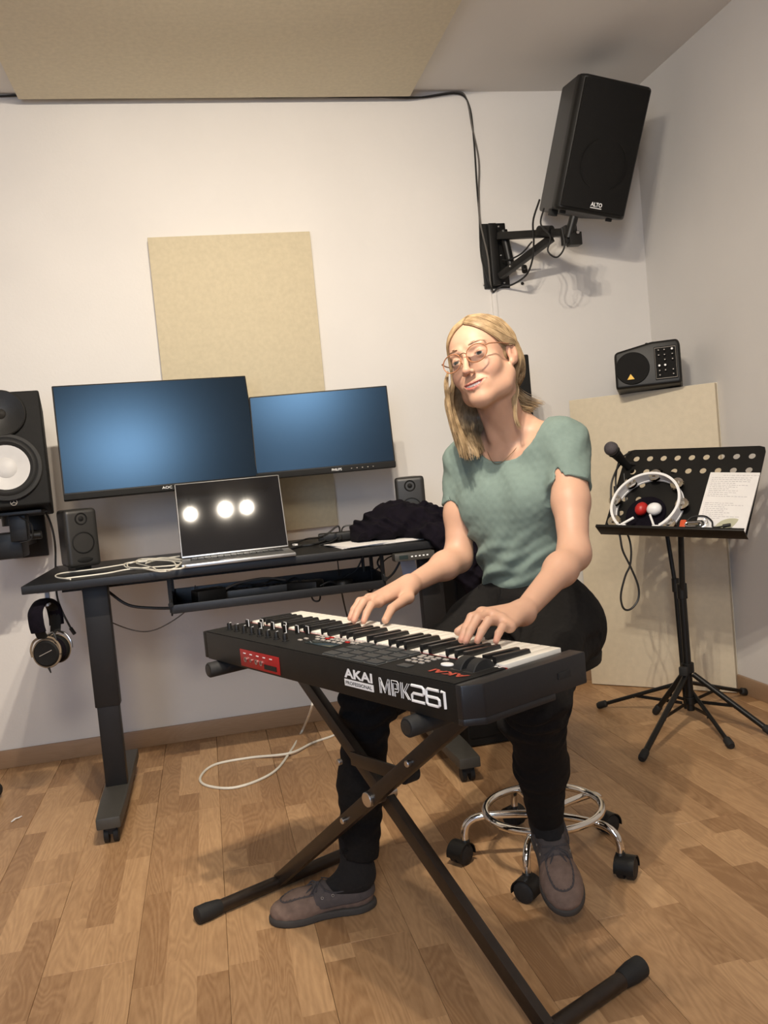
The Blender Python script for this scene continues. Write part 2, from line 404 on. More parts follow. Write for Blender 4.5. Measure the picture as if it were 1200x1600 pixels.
# ------------------------------------------------------------------ spotlights seen mirrored in the laptop
lt = thing('spotlight_track', 'ceiling track with three spotlights that show mirrored in the laptop screen', 'lamp', T(.15, 1.15, CZ))
MB().box((.62, .03, .02), c=(0, 0, -.01), bev=.003).build('track', M['white'], lt)
for l, e in SPOTS:
    x = l[0]-.15; z = l[2]-CZ
    h = MB().cyl((x, 0, -.018), (x, -.03, z+.06), .008).cyl((x, -.075, z+.055), (x, -.012, z+.010), .026, .031, 20).build('spot_head', M['black'], lt)
    MB().lathe([(.0, 0), (.020, .0), (.017, .006), (0, .008)], align((x, -.010, z+.009), (0, .8, -.57))).build('bulb', M['lamp'], h)

# ------------------------------------------------------------------ desk
DZ = .775
dk = thing('standing_desk', 'black height-adjustable desk with two legs on casters', 'desk', T(.15, 3.12, 0))
def dkx(x): return x-.15
b = MB(); r_ = .02
b.prism([(-.72+.0, -.33), (.70, -.33), (.76, -.27), (.76, .33), (-.72, .33)], .026, T(0, 0, DZ-.026), .004); b.build('tabletop', M['desk'], dk)
MB().box((1.3, .05, .035), c=(0, .08, DZ-.045)).box((1.3, .05, .035), c=(0, -.02, DZ-.045)).build('support_rail', M['legp'], dk)
def leg(x):
    o = MB().box((.078, .052, .40), c=(x, -.20, DZ-.026-.2), bev=.004).box((.068, .046, .36), c=(x, -.20, .26), bev=.003).build('leg', M['legp'], dk)
    f = MB().prism([(-.035, -.30), (.035, -.30), (.04, -.14), (.04, .36), (-.04, .36), (-.04, -.14)], .035, T(x, -.20, .055), .006).build('foot', M['foot'], dk)
    for y in (-.45, .12):
        c = MB().cyl((x-.021, y, .024), (x-.006, y, .024), .024).cyl((x+.006, y, .024), (x+.021, y, .024), .024).box((.03, .036, .030), c=(x, y, .042), bev=.004)
        c.build('caster', M['rubber'], f)
leg(dkx(-.372)); leg(dkx(.735))
cb = MB().box((.135, .05, .026), c=(.50, -.335, DZ-.042), bev=.004).build('control_panel', M['foot'], dk)
d_ = MB().box((.03, .001, .012), c=(.462, -.3605, DZ-.042)); d_.build('display', M['lcd'], cb)
for k in range(5): MB().box((.006, .0015, .004), c=(.49+k*.013, -.3608, DZ-.042)).build('button', M['print'], cb)
# slung tray under the desk
tr = thing('cable_tray', 'black cable tray slung under the desk', 'tray', T(.21, 2.97, .63))
MB().box((.70, .24, .006), c=(0, 0, 0), bev=.002).box((.70, .005, .028), c=(0, -.12, .012), bev=.002).box((.70, .005, .05), c=(0, .12, .025), bev=.002).build('shelf', M['desk'], tr)
for s in (-1, 1):
    MB().box((.006, .24, .055), c=(s*.35, 0, .018), bev=.003).box((.012, .014, .119), c=(s*.35, -.10, .0595)).box((.012, .014, .119), c=(s*.35, .10, .0595)).lathe([(0, 0), (.008, 0), (.008, .008), (0, .008)], T(s*.35, -.13, .03) @ RX(90)).build('side_bracket', M['black'], tr)

# things in the tray
ps = thing('power_strip', 'long grey power strip lying in the cable tray', 'power strip', T(.19, 2.99, .634))
MB().box((.36, .05, .032), c=(0, 0, .016), bev=.004).build('housing', M['grey'], ps)
for k in range(5): MB().lathe([(.0, 0), (.017, 0), (.017, .002), (.014, .002), (.013, -.004), (0, -.004)], T(-.14+k*.07, 0, .0325), 20).build('socket', M['black'], ps)
for i, (x, y, sx, sy, sz, lb) in enumerate([(-.02, 2.95, .10, .07, .05, 'black power brick at the left end of the cable tray'), (.30, 2.93, .11, .06, .04, 'black power brick in the middle of the cable tray')]):
    p = thing('power_adapter', lb, 'power adapter', T(x, y, .6335) @ RZ(20-50*i))
    MB().box((sx, sy, sz), c=(0, 0, sz/2), bev=.006).build('housing', M['black'], p)
    MB().tube([(sx/2, 0, sz/2), (sx/2+.03, .02, sz/2+.01), (sx/2+.05, .05, .01), (sx/2+.02, .07, .006)], .003, 6, 4).build('cord', M['cable'], p)
p = thing('cable_hub', 'round black puck-shaped box at the right end of the cable tray', 'hub', T(.43, 2.93, .6335))
MB().lathe([(.032, 0), (.036, .004), (.036, .022), (.032, .028), (.028, .026), (0, .026)], None, 28).build('puck', M['black'], p)
MB().tube([(0, .03, .015), (.02, .07, .03), (.06, .06, .05), (.09, .05, .10)], .003, 6, 4).build('cord', M['cable'], p)
def wire(name, pts, r, m, label, cat='cable', n=7, sp=7, group=None, plug=None):
    o = MB().tube(pts, r, n, sp)
    if plug: a, bb, rr = plug; o.cyl(a, bb, rr)
    return tag(o.build(name, m), label, cat, group)
rw = random.Random(3)
pts = [V(-.07, 2.99, .65)]
for k in range(14): pts.append(V(-.05+k*.028+rw.uniform(-.02, .02), 2.96+rw.uniform(-.05, .04), .668+rw.uniform(-.012, .02)))
wire('power_cable', pts, .0035, M['cable'], 'tangled black cords heaped on the power strip in the tray')
wire('extension_lead', [V(-.05, 2.93, .645), V(.02, 2.94, .67), V(.08, 2.95, .69), V(.17, 2.96, .695), V(.24, 2.97, .68)], .004, mat('taupe', (.10, .08, .06), .6), 'taupe lead rising across the tray to the power strip')

# cords that loop below and behind the desk
A = lambda x, y, Y: at(x, y, Y)
wire('desk_cable', [A(166, 922, 3.0), A(200, 945, 3.0), A(240, 950, 3.0), A(278, 950, 2.98)], .005, M['cable'], 'thick black cable sagging from left desk leg to tray')
wire('desk_cable', [A(128, 922, 3.1), A(140, 950, 3.15), A(180, 975, 3.2), A(225, 987, 3.2), A(262, 975, 3.15), A(300, 945, 3.1), A(305, 915, 3.05)], .0022, M['cablegrey'], 'thin grey wire hanging in a low curve right of the left desk leg')
wire('monitor_cable', [A(60, 782, 3.2), A(78, 815, 3.3), A(86, 850, 3.5), A(87, 895, 3.5), A(89, 930, 3.47), A(97, 955, 3.4), A(113, 986, 3.4)], .004, M['cable'], 'black cable dropping from left wall speaker past the desk end to a loose plug', plug=(A(110, 981, 3.4), A(117, 991, 3.4), .007))
wire('hanging_cable', [A(484, 925, 2.92), A(490, 938, 2.90), A(499, 938, 2.90), A(501, 925, 2.92)], .003, M['cable'], 'short black cord loop dangling beneath the tray')
wire('hanging_cable', [A(531, 910, 3.0), A(538, 945, 3.1), A(545, 970, 3.2), A(560, 1010, 3.3), A(580, 1060, 3.45)], .003, M['cable'], 'black cord running down from tray behind the keys')
wire('hanging_cable', [A(628, 872, 3.0), A(615, 895, 3.0), A(600, 908, 3.0), A(585, 918, 3.0), A(578, 925, 3.0), A(570, 918, 3.0)], .004, M['cable'], 'black cord curving from control panel down to tray end')
wire('hanging_cable', [A(595, 868, 3.0), A(590, 880, 2.98), A(598, 895, 2.98), A(594, 905, 2.98), A(584, 918, 2.98)], .0035, M['cable'], 'black cord wrapped round the right tray bracket')
wire('hanging_cable', [A(618, 866, 3.0), A(603, 874, 3.0), A(590, 888, 3.0), A(578, 893, 3.0)], .0025, M['cable'], 'thin black cord crossing from desk edge to right tray bracket')
wire('hanging_cable', [A(566, 868, 3.0), A(567, 880, 3.0), A(568, 893, 3.0)], .006, M['cable'], 'short thick plug lead standing in the right end of tray')
wire('hanging_cable', [A(527, 872, 3.05), A(529, 890, 3.05), A(530, 900, 3.0)], .002, M['cable'], 'thin black wire dropping straight into the tray middle')
wire('hanging_cable', [A(682, 872, 3.35), A(684, 910, 3.4), A(687, 965, 3.4), A(690, 1000, 3.45)], .0025, M['cable'], 'thin black wire hanging beside the right desk leg')
wire('floor_cable', [V(*onz(493, 1060, .2)*0+A(490, 1080, 3.2)), A(487, 1105, 3.1), onz(473, 1140, .01), onz(452, 1177, .005), onz(425, 1208, .005), onz(370, 1230, .005), onz(325, 1228, .005), onz(313, 1215, .005), onz(335, 1195, .005), onz(390, 1184, .005), onz(452, 1177, .013), onz(490, 1160, .005), onz(530, 1145, .005), onz(575, 1115, .005)], .0045, M['whitecable'], 'cream cable looped on the floor under the desk', sp=8)

# ------------------------------------------------------------------ monitors
def rotm(yaw, tilt, roll=0): return RZ(yaw) @ RX(-tilt) @ RY(roll)
def monitor(pos, yaw, tilt, w, h, label, brand, bx, by, dots, arm_to):
    t = thing('computer_monitor', label, 'monitor', T(*pos) @ rotm(yaw, tilt))
    MB().box((w, .022, h), c=(0, .012, 0), bev=.004).box((w*.5, .03, h*.5), c=(0, .034, -.01), bev=.01).build('housing', M['black'], t)
    MB().box((w-.010, .001, h-.030), c=(0, -.0005, .009)).build('screen', M['screen'], t)
    MB().box((w, .003, .020), c=(0, -.0008, -h/2+.010), bev=.001).build('lower_bezel', M['blackm'], t)
    text(brand, .034 if brand != 'PHILIPS' else .036, .009, T(bx, -.003, by) @ RX(90), M['print'], t)
    for k in range(dots): MB().box((.004, .001, .002), c=(w*.18+k*.02, -.003, by+.004)).build('marking', M['btn'], t)
    L = T(*pos) @ rotm(yaw, tilt); p = L @ Vector((0, .045, 0))
    e = Vector(arm_to)
    mi = L.inverted()
    MB().rtube(mi @ p, mi @ e, .035, .03).box((.10, .012, .10), T(0, .05, 0)).build('wall_arm', M['blackmetal'], t)
    return t
mon1 = monitor((-.135, 3.20, 1.219), 8.0, 14.5, .680, .412, 'larger dark computer monitor on the left with blue sheen', 'AOC', -.014, -.1995, 0, (-.12, WY-.002, 1.24))
mon2 = monitor((.448, 3.20, 1.181), -6, 11, .514, .312, 'smaller dark computer monitor on the right above the laptop', 'PHILIPS', .02, -.151, 5, (.42, WY-.002, 1.17))

# ------------------------------------------------------------------ laptop
lp = thing('laptop', 'open silver laptop with black reflecting screen in the middle of desk', 'laptop', T(.083, 2.955, DZ+.001) @ RZ(1.0))
MB().box((.356, .20, .012), c=(0, -.105, .008), bev=.004).build('base', M['alu'], lp)
kbd = MB().box((.30, .085, .001), c=(0, -.06, .0145)).build('keyboard', M['black'], lp)
for r in range(5):
    kk = MB()
    for k in range(14): kk.box((.018, .013, .0015), None, (-.137+k*.0211, -.028-r*.0165, .0155))
    kk.build('key_row', M['keyblack'], kbd)
MB().box((.12, .07, .0008), c=(0, -.158, .0144), bev=.0003).build('trackpad', M['steel'], lp)
MB().box((.05, .002, .003), c=(0, -.2052, .011)).build('notch', M['print'], lp)
lid = T(0, 0, .018) @ RX(-20.5) @ T(0, 0, .131)
MB().box((.356, .006, .262), lid, (0, .004, 0), .003).build('lid', M['alu'], lp)
MB().box((.350, .001, .254), lid, (0, .0005, .001)).build('screen', M['glossscreen'], lp)
MB().cyl((-.14, 0, .012), (.14, 0, .012), .006).build('hinge', M['black'], lp)

# ------------------------------------------------------------------ speakers
def ring_surround(parent, c, R, m_sur, m_cone, m_cap, capR, depth=.018):
    # driver facing -Y at local c
    f = T(*c) @ RX(90)
    MB().lathe([(R*1.12, 0), (R*1.12, .004), (R*1.02, .006), (R*.97, .003), (R*.93, .008), (R*.86, .010), (R*.80, .005), (R*.76, 0), (R*.74, -.004)], f, 40, cap=False).build('surround', m_sur, parent)
    MB().lathe([(R*.76, -.001), (R*.5, -depth*.55), (capR*.9, -depth), (0, -depth)], f, 40, cap=False).build('cone', m_cone, parent)
    MB().lathe([(capR, -depth*.85), (capR*.85, -depth*.55), (capR*.5, -depth*.3), (0.0001, -depth*.2)], f, 28, cap=False).build('dust_cap', m_cap, parent)
def studio_monitor(name, m, label):
    t = thing(name, label, 'speaker', m); w, h, d = .25, .385, .30
    # cabinet with front baffle openings
    MB().box((w, d, h), c=(0, d/2+.003, 0), bev=.008, seg=3).build('cabinet', M['blackm'], t)
    ring_surround(t, (0, -.0085, -.062), .098, M['rubber'], M['cone'], M['cone'], .034, .010)
    MB().lathe([(.112, 0), (.112, .008), (.107, .0105), (.104, .0100)], T(0, .003, -.062) @ RX(90), 44, cap=False).build('trim_ring', M['black'], t)
    f = T(0, -.012, .118) @ RX(90)
    MB().lathe([(.080, -.012), (.078, 0), (.074, .002), (.055, -.004), (.03, -.011), (.016, -.013)], f, 36, cap=False).build('waveguide', M['black'], t)
    MB().lathe([(.017, -.012), (.012, -.006), (.003, -.003), (.0001, -.001)], f, 24, cap=False).build('tweeter', M['grey'], t)
    b = MB().torus(.010, .0008, T(.012, 0, -.178) @ RX(90), 24, 5)
    for a in (90, 210, 330): b.box((.0012, .001, .009), T(.012, 0, -.178) @ RY(a-90) @ T(0, 0, .004))
    b.build('emblem', M['btn'], t)
    return t
HS = T(-.625, 3.055, 1.206) @ rotm(8, 8)
hs = studio_monitor('studio_monitor', HS, 'large black studio speaker with white woofer cone mounted at far left')
wm = thing('speaker_bracket', 'black swivel wall bracket under the large studio speaker at left', 'bracket', T(-.66, 3.2, .98))
MB().box((.24, .20, .012), c=(0, 0, .012), bev=.002).cyl((0, 0, -.03), (0, 0, .012), .03).box((.055, .06, .09), c=(.03, -.02, -.04), bev=.004).box((.12, .12, .09), c=(-.03, .05, -.10), bev=.01).box((.06, .30, .05), c=(-.02, .22, -.09), bev=.003).build('arm', M['blackmetal'], wm)
MB().box((.13, .02, .16), c=(-.02, .385, -.09), bev=.004).build('wall_plate', M['blackmetal'], wm)
MB().cyl((.065, -.03, -.07), (.10, -.03, -.07), .014).build('knob', M['black'], wm)
MB().tube([(.04, -.06, .0), (.075, -.06, -.03), (.07, -.05, -.08), (.03, -.04, -.09)], .003, 6, 6).build('cord', M['cable'], wm)
hs2c = at(800, 592, 3.25)
studio_monitor('studio_monitor', T(hs2c[0]-.062, 3.22, hs2c[2]-.105) @ rotm(-4, 0), 'black studio speaker half hidden behind the woman\'s head').matrix_world
w2 = thing('speaker_bracket', 'wall bracket behind the woman holding the half-hidden studio speaker', 'bracket', T(hs2c[0]-.062, 3.22, hs2c[2]-.105-.205))
MB().box((.22, .20, .012), c=(0, .15, 0), bev=.002).box((.06, .30, .05), c=(0, .225, -.03), bev=.003).build('arm', M['blackmetal'], w2)
MB().box((.12, .012, .14), c=(0, .367, -.03), bev=.003).build('wall_plate', M['blackmetal'], w2)

def desk_speaker(m, label, tilt):
    t = thing('desktop_speaker', label, 'speaker', m)
    w, h, d = .108, .195, .15
    prof = [(-w/2, 0), (w/2, 0), (w/2*1.0, .03), (w/2*.72, d), (-w/2*.72, d), (-w/2, .03)]
    b = MB(); b.prism(prof, h, T(0, 0, .016), .016, 4); b.build('cabinet', M['grey'], t)
    MB().box((w*.5, d*.6, .016), c=(0, d*.5, .009), bev=.002).build('base', M['black'], t)
    f = T(0, -.0005, .016+h*.42) @ RX(90)
    MB().lathe([(.037, -.001), (.037, .002), (.034, .003), (.033, -.001), (.02, -.003), (.0001, -.001)], f, 36, cap=False).build('woofer', M['blackm'], t)
    f = T(0, -.0005, .016+h*.83) @ RX(90)
    MB().lathe([(.021, 0), (.019, .002), (.015, -.001), (.011, -.002), (.006, .002), (.0001, .003)], f, 28, cap=False).build('tweeter', M['blackm'], t)
    MB().ball((0, 0, 0), (.026, .003, .009), T(0, -.0005, .016+h*.12)).build('port', M['blackm'], t)
    return t
desk_speaker(T(-.412, 3.06, DZ+.001) @ RZ(24), 'small dark desktop speaker standing near the left end of desk', 0)
desk_speaker(T(.735, 3.10, DZ+.001) @ RZ(-10), 'small dark desktop speaker behind the dark jacket at right of desk', 0)

# ------------------------------------------------------------------ PA speaker on its bracket
PA = T(1.636, 3.15, 2.168) @ RZ(-1) @ RX(16) @ RY(11.0)
pa = thing('pa_speaker', 'big black loudspeaker tilted on wall bracket under the ceiling', 'speaker', PA)
w_, h_, d_ = .30, .485, .31
b = MB(); b.prism([(-w_/2+.02, 0), (w_/2-.02, 0), (w_/2, .02), (w_/2, .05), (w_/2-.05, d_), (-w_/2+.05, d_), (-w_/2, .05), (-w_/2, .02)], h_, T(0, 0, -h_/2), .012, 3); b.build('cabinet', M['black'], pa)
g = MB(); n = 16; vs = []
for j in range(2):
    for k in range(n+1):
        x = -w_/2+.016+(w_-.032)*k/n; vs.append((x, -.004-.014*(1-(2*k/n-1)**2), (-1 if j == 0 else 1)*(h_/2-.014)))
fs = [(k, k+1, n+2+k, n+1+k) for k in range(n)]
vs += [(v[0], .006, v[2]) for v in vs]; q = 2*(n+1)
fs += [(k, k+1, q+k+1, q+k) for k in range(n)] + [(n+1+k, n+2+k, q+n+2+k, q+n+1+k) for k in range(n)] + [(0, n+1, q+n+1, q), (n, 2*n+1, q+2*n+1, q+n)]
g.add(vs, fs, None, True); g.build('grille', M['grille'], pa)
MB().torus(.095, .0020, T(0, -.0155, -.06) @ RX(90), 40, 6).build('woofer_rim', M['grille'], pa)
text('ALTO', .048, .016, T(-.02, -.0192, -h_/2+.028) @ RX(90), M['print'], pa, bold=.03)
MB().box((.048, .001, .003), c=(.004, -.0192, -h_/2+.023)).build('underline', M['print'], pa)
for x in (-.10, .10): MB().box((.02, .02, .012), c=(x, .05, -h_/2-.006), bev=.002).build('foot', M['rubber'], pa)
MB().box((.03, .03, .03), c=(-.115, .11, -h_/2-.008), bev=.003).build('plug', M['rubber'], pa)
bw = thing('wall_bracket', 'black steel arm bracket carrying the big loudspeaker', 'bracket', T(1.285, WY, 1.88))
pc = at(777, 400, WY-.01)
def W(x, y, Y): return tuple(Vector(at(x, y, Y)) - Vector((1.285, WY, 1.88)))
ct = Vector(W(773, 400, WY-.008))
MB().box((.115, .010, .275), c=(ct.x, -.006, ct.z), bev=.004).box((.035, .035, .26), c=(ct.x-.012, -.028, ct.z), bev=.004).build('wall_plate', M['blackmetal'], bw)
MB().cyl(W(786, 360, 3.54), W(800, 425, 3.54), .018).build('pivot', M['blackmetal'], bw)
MB().rtube(W(780, 369, 3.54), W(888, 363, 3.26), .034, .030).build('upper_arm', M['blackmetal'], bw)
MB().rtube(W(782, 432, 3.54), W(862, 372, 3.33), .034, .026).build('strut', M['blackmetal'], bw)
MB().box((.05, .05, .07), align(W(889, 368, 3.22), (0, 0, 1)), bev=.004).box((.05, .04, .05), align(W(897, 374, 3.20), (0, 0, 1)), bev=.003).build('tilt_joint', M['blackmetal'], bw)
MB().cyl(W(888, 372, 3.20), W(897, 338, 3.18), .0175).build('pole', M['blackmetal'], bw)
MB().cyl(W(842, 362, 3.36), W(862, 362, 3.31), .024).build('elbow_joint', M['blackmetal'], bw)
MB().cyl(W(819, 417, 3.43), W(820, 424, 3.41), .012).build('knob', M['black'], bw)
for q in [(762, 357), (779, 354), (752, 400), (783, 399), (756, 444), (788, 442), (797, 416)]:
    MB().lathe([(.0045, 0), (.004, .003), (0.0001, .004)], align(W(q[0], q[1], WY-.012 if q[0] < 795 else 3.47), (0, -1, 0)), 10).build('bolt', M['steel'], bw)
MB().cyl(W(903, 362, 3.185), W(903, 363, 3.17), .006).build('bolt', M['steel'], bw)
wire('speaker_cable', [A(-60, 151, 3.585)]+[A(x, 149+rw.uniform(-2, 3), 3.585) for x in range(0, 700, 60)]+[A(715, 146, 3.585), A(733, 165, 3.585), A(740, 215, 3.585), A(745, 290, 3.58), A(749, 340, 3.57), A(752, 400, 3.55), A(764, 442, 3.55), A(770, 455, 3.57)], .0038, M['cable'], 'front one of two black cables along the ceiling edge down to bracket')
wire('speaker_cable', [A(-60, 147, 3.585)]+[A(x, 148+rw.uniform(-3, 5), 3.588) for x in range(0, 700, 50)]+[A(712, 144, 3.585), A(729, 155, 3.585), A(738, 200, 3.585), A(748, 250, 3.58), A(748, 300, 3.58), A(750, 345, 3.56), A(762, 400, 3.55), A(766, 440, 3.55), A(769, 456, 3.57)], .0038, M['cablegrey'], 'greyish rear cable of the pair along the ceiling edge')
wire('speaker_cable', [A(843, 312, 3.22), A(833, 345, 3.3), A(834, 375, 3.35), A(832, 405, 3.4), A(822, 430, 3.45), A(800, 445, 3.55), A(783, 447, 3.57), A(770, 457, 3.58)], .004, M['cable'], 'black cable hanging in a bow from big loudspeaker to wall duct')
wire('speaker_cable', [A(850, 325, 3.22), A(845, 350, 3.25), A(860, 370, 3.22), A(856, 392, 3.2), A(870, 402, 3.2), A(882, 385, 3.2), A(878, 355, 3.2)], .0035, M['cable'], 'black cable looped round end of the bracket arm')
wire('speaker_cable', [A(831, 378, 3.36), A(815, 396, 3.45), A(795, 406, 3.52), A(785, 406, 3.55)], .0035, M['cable'], 'black cable crossing inside the bracket triangle')
tag(MB().lathe([(.0001, .006), (.006, .005), (.007, .0), (.0001, -.0)], align(tuple(at(816, 443, WY-.001)), (0, -1, 0)), 14).build('wall_plug', M['black']), 'small black plug in the wall right of the bracket foot', 'wall plug')

# ------------------------------------------------------------------ small PA monitor on the corner board
bh = thing('small_monitor_speaker', 'small black speaker with knob panel standing on top of the corner board', 'speaker', T(1.772, 3.20, 1.241+.100) @ RZ(-31) @ RX(-8))
b = MB(); b.prism([(-.127, -.090), (.120, -.090), (.127, -.08), (.127, .070), (.118, .088), (.02, .088), (-.118, .062), (-.127, .05)], .17, RX(90) @ T(0, 0, -.17), .012, 3)
b.build('cabinet', M['black'], bh)
MB().lathe([(.066, 0), (.064, .005), (.058, .004), (.03, .009), (.0001, .011)], T(-.058, -.001, -.012) @ RX(90), 36, cap=False).build('woofer_grille', M['grille'], bh)
MB().prism([(-.014, 0), (.014, 0), (0, .022)], .002, T(-.066, -.0105, -.058) @ RX(90)).build('emblem', M['yellow'], bh)
MB().box((.085, .003, .132), c=(.070, -.0015, -.004), bev=.001).build('control_panel', M['grille'], bh)
kr = random.Random(5)
for zi, z in enumerate((.046, .026, .006, -.016, -.036, -.054)):
    for xi, x in enumerate((.045, .067, .096)):
        if kr.random() < .15: continue
        big = zi in (3,) or (zi == 0 and xi == 2)
        kn = MB().cyl((x, -.003, z), (x, -.013, z), .0062 if big else .0045, n=12).build('knob', M['black'], bh)
        MB().cyl((x, -.0132, z), (x, -.0145, z), .0042 if big else .0022, n=10).build('knob_cap', M['btn'] if not big else M['white'], kn)
MB().torus(.03, .0004, T(.07, -.003, -.004)@RX(90)@Matrix.Diagonal((1.85, 2.9, 1, 1))@RZ(45), 4, 4).build('panel_outline', M['btn'], bh)
MB().cyl((.0, .05, .088), (.0, .05, .096), .006).build('stud', M['black'], bh)

# ------------------------------------------------------------------ things on the desk
rc = random.Random(11)
pts = []
for tt in range(60):
    a = tt*.62; e = 1+.25*math.sin(tt*.9)
    pts.append(onz(243+ 40*math.cos(a)*e+rc.uniform(-6, 6) - 10*math.sin(tt*.2), 882-8*math.sin(a)*e+rc.uniform(-2, 2), DZ+.006+.006*abs(math.sin(tt*.37))))
pts = [onz(100, 904, DZ+.004)] + [onz(165, 896, DZ+.004), onz(205, 889, DZ+.006)] + pts[:34] + [onz(205, 880, DZ+.006), onz(150, 889, DZ+.004), onz(95, 896, DZ+.004), onz(88, 902, DZ+.004), onz(110, 905, DZ+.004)]
wire('charging_cable', pts, .0024, M['whitecable'], 'coiled white charging cable lying on the desk left of laptop', sp=4, n=6)
wire('laptop_cable', [onz(228, 880, DZ+.006), onz(250, 874, DZ+.006), onz(281, 869, DZ+.008)], .0028, M['whitecable'], 'short white cable plugged into left side of laptop')
sh = thing('paper_stack', 'loose white sheets lying under the dark jacket', 'paper', T(.56, 2.94, DZ+.0008) @ RZ(12))
for k in range(4):
    MB().box((.30, .21, .0012), T(0, 0, .0012+k*.0016) @ RZ(k*4-6), (0, 0, 0)).build('sheet', M['paper'], sh)
bl = thing('power_brick', 'black power brick and plug lying on desk behind the papers', 'power adapter', T(.46, 3.20, DZ+.001) @ RZ(-8))
MB().box((.13, .06, .03), c=(0, 0, .015), bev=.006).build('housing', M['black'], bl)
MB().box((.10, .045, .035), c=(.14, .03, .018), bev=.006).build('plug_box', M['blackm'], bl)
wire('desk_cable', [onz(455, 850, DZ+.006), onz(480, 842, DZ+.01), onz(505, 838, DZ+.05), A(528, 822, 3.25), A(530, 836, 3.2), onz(520, 846, DZ+.006), onz(500, 852, DZ+.006)], .0035, M['cable'], 'black cord looping up behind the laptop corner')
wire('desk_cable', [onz(533, 843, DZ+.006), A(536, 824, 3.2), A(555, 822, 3.2), onz(570, 836, DZ+.006)], .003, M['cable'], 'thin black cord arching beside the power brick')
wire('desk_cable', [onz(452, 858, DZ+.005), onz(470, 853, DZ+.005), onz(492, 850, DZ+.006), onz(515, 843, DZ+.006), onz(540, 838, DZ+.006)], .005, M['cable'], 'flat black cord lying from laptop toward power brick')
tag(MB().box((.012, .02, .006), T(*onz(461, 851, DZ+.004)) @ RZ(20)).build('usb_plug', M['white']), 'tiny white plug at the right side of laptop', 'plug')

# headphones hung under the desk
hp = thing('headphones', 'black and tan over-ear headphones hanging under the desk end', 'headphones', T(*at(79, 1018, 2.87)) @ RZ(-16) @ RY(-4))
cup = [(.001, -.032), (.034, -.032), (.040, -.026), (.043, -.014), (.043, -.004), (.037, .002), (.034, .004), (.031, .0035), (.0001, .0035)]
for s, nm in ((1, 'front'), (-1, 'rear')):
    y = -.03 if s == 1 else .05
    f = T(0, y, 0) @ RX(90 if s == 1 else -90)
    c = MB().lathe([(r*1.05, z) for r, z in cup], f, 36).build('ear_cup', M['blackm'], hp)
    MB().torus(.0425, .0040, T(0, y, 0), 40, 8).build('rim', M['tan'], c) if False else MB().torus(.0425, .0045, f @ T(0, 0, -.005), 40, 8).build('rim', M['tan'], c)
    MB().torus(.034, .010, f @ T(0, 0, -.034), 32, 8).build('ear_pad', M['cloth'], c)
    if s == 1: MB().box((.045, .0008, .0016), T(0, y-.0042, .002) @ RY(-18)).build('marking', M['btn'], c)
    MB().tube([(-.046, y, -.005), (-.046, y, .02), (-.03, y-.002*s, .045), (0, y-.004*s, .052), (.03, y-.002*s, .045), (.046, y, .02), (.046, y, -.005)], .0035, 8, 5).build('yoke', M['steel'] if s == -1 else M['tan'], c)
b = MB(); arc = [(0, -.034, .05), (0, -.05, .09), (0, -.045, .13), (0, .01, .152), (0, .065, .13), (0, .07, .09), (0, .054, .05)]
b.tube(arc, [.018]*37, 10, 6, flat=.25, up=(0, 1, 0)); b.build('headband', M['blackm'], hp)
MB().tube([(0, -.052, .072), (0, -.056, .10), (0, -.046, .138), (0, .01, .160), (0, .066, .138), (0, .076, .10), (0, .072, .072)], [.025]*37, 10, 6, flat=.34, up=(0, 1, 0)).build('headband_pad', M['cloth'], hp)
MB().cyl((0, -.03, -.043), (.004, -.03, -.062), .004, .002).build('cable_stub', M['cable'], hp)
MB().tube([(.012, -.03, .05), (.035, -.03, .06), (.04, -.03, .03), (.028, -.02, .035), (.02, .02, .06), (.028, .05, .045)], .003, 6, 6).build('cord', M['cable'], hp)
hk = thing('headphone_hook', 'small hook under desk edge carrying the headphones', 'hook', T(*(Vector(at(79, 1018, 2.87))+Vector((.0, .01, .152)))))
zt = DZ-.026-hk.location.z
MB().box((.03, .09, .006), c=(0, .0, zt-.003), bev=.001).box((.012, .012, abs(zt)+.004), c=(0, .045, zt/2-.002)).box((.025, .07, .008), c=(0, .01, -.004), bev=.002).build('hook', M['paperb'], hk)

# dark box behind the woman's hip, paper sheet on the desk leg, floor scrap
pcx = thing('computer_case', 'black box-shaped case standing between desk leg and the woman', 'computer case', T(.93, 3.17, 0))
MB().box((.20, .42, .66), c=(0, 0, .335), bev=.006).build('housing', M['blackm'], pcx)
MB().box((.18, .004, .60), c=(0, -.212, .335), bev=.001).build('front_panel', M['grille'], pcx)
for x in (-.08, .08):
    for y in (-.17, .17): MB().cyl((x, y, 0), (x, y, .006), .012).build('foot', M['rubber'], pcx)
tag(MB().box((.055, .002, .12), T(*at(640, 893, 3.0)) @ RY(-7) @ RZ(10)).build('hanging_paper', M['paperb']), 'bluish sheet of paper hanging beside the right desk leg', 'paper')
tag(MB().tube([onz(18, 1284, .003), onz(24, 1279, .003), onz(28, 1278, .003), onz(34, 1275, .003)], [.003, .005, .005, .0025], 6, 0, flat=.3).build('paper_scrap', M['paper']), 'small white scrap lying on the floor at the left', 'scrap')
tag(MB().ball((0, 0, .03), (.05, .05, .035), T(*onz(-18, 1250, 0))).build('black_ball', M['rubber']), 'edge of a round black thing on floor at far left border', 'ball')
# ------------------------------------------------------------------ keyboard (frame: x along the rear edge, y toward the player, z up)
_a = math.radians(-64); KU = V(math.cos(_a), math.sin(_a), 0); KV = V(-KU[1], KU[0], 0); KO = V(-.037, 2.081, .69)
KB = frame(KO, KU, KV, (0, 0, 1))
def kp(u, v, z): return KO+KU*u+KV*v+V(0, 0, z)
kb = thing('keyboard_controller', 'long black 61-key keyboard controller with pads, knobs and white lettering', 'keyboard', KB)
L_, D_, H_ = .912, .27, .063
b = MB()
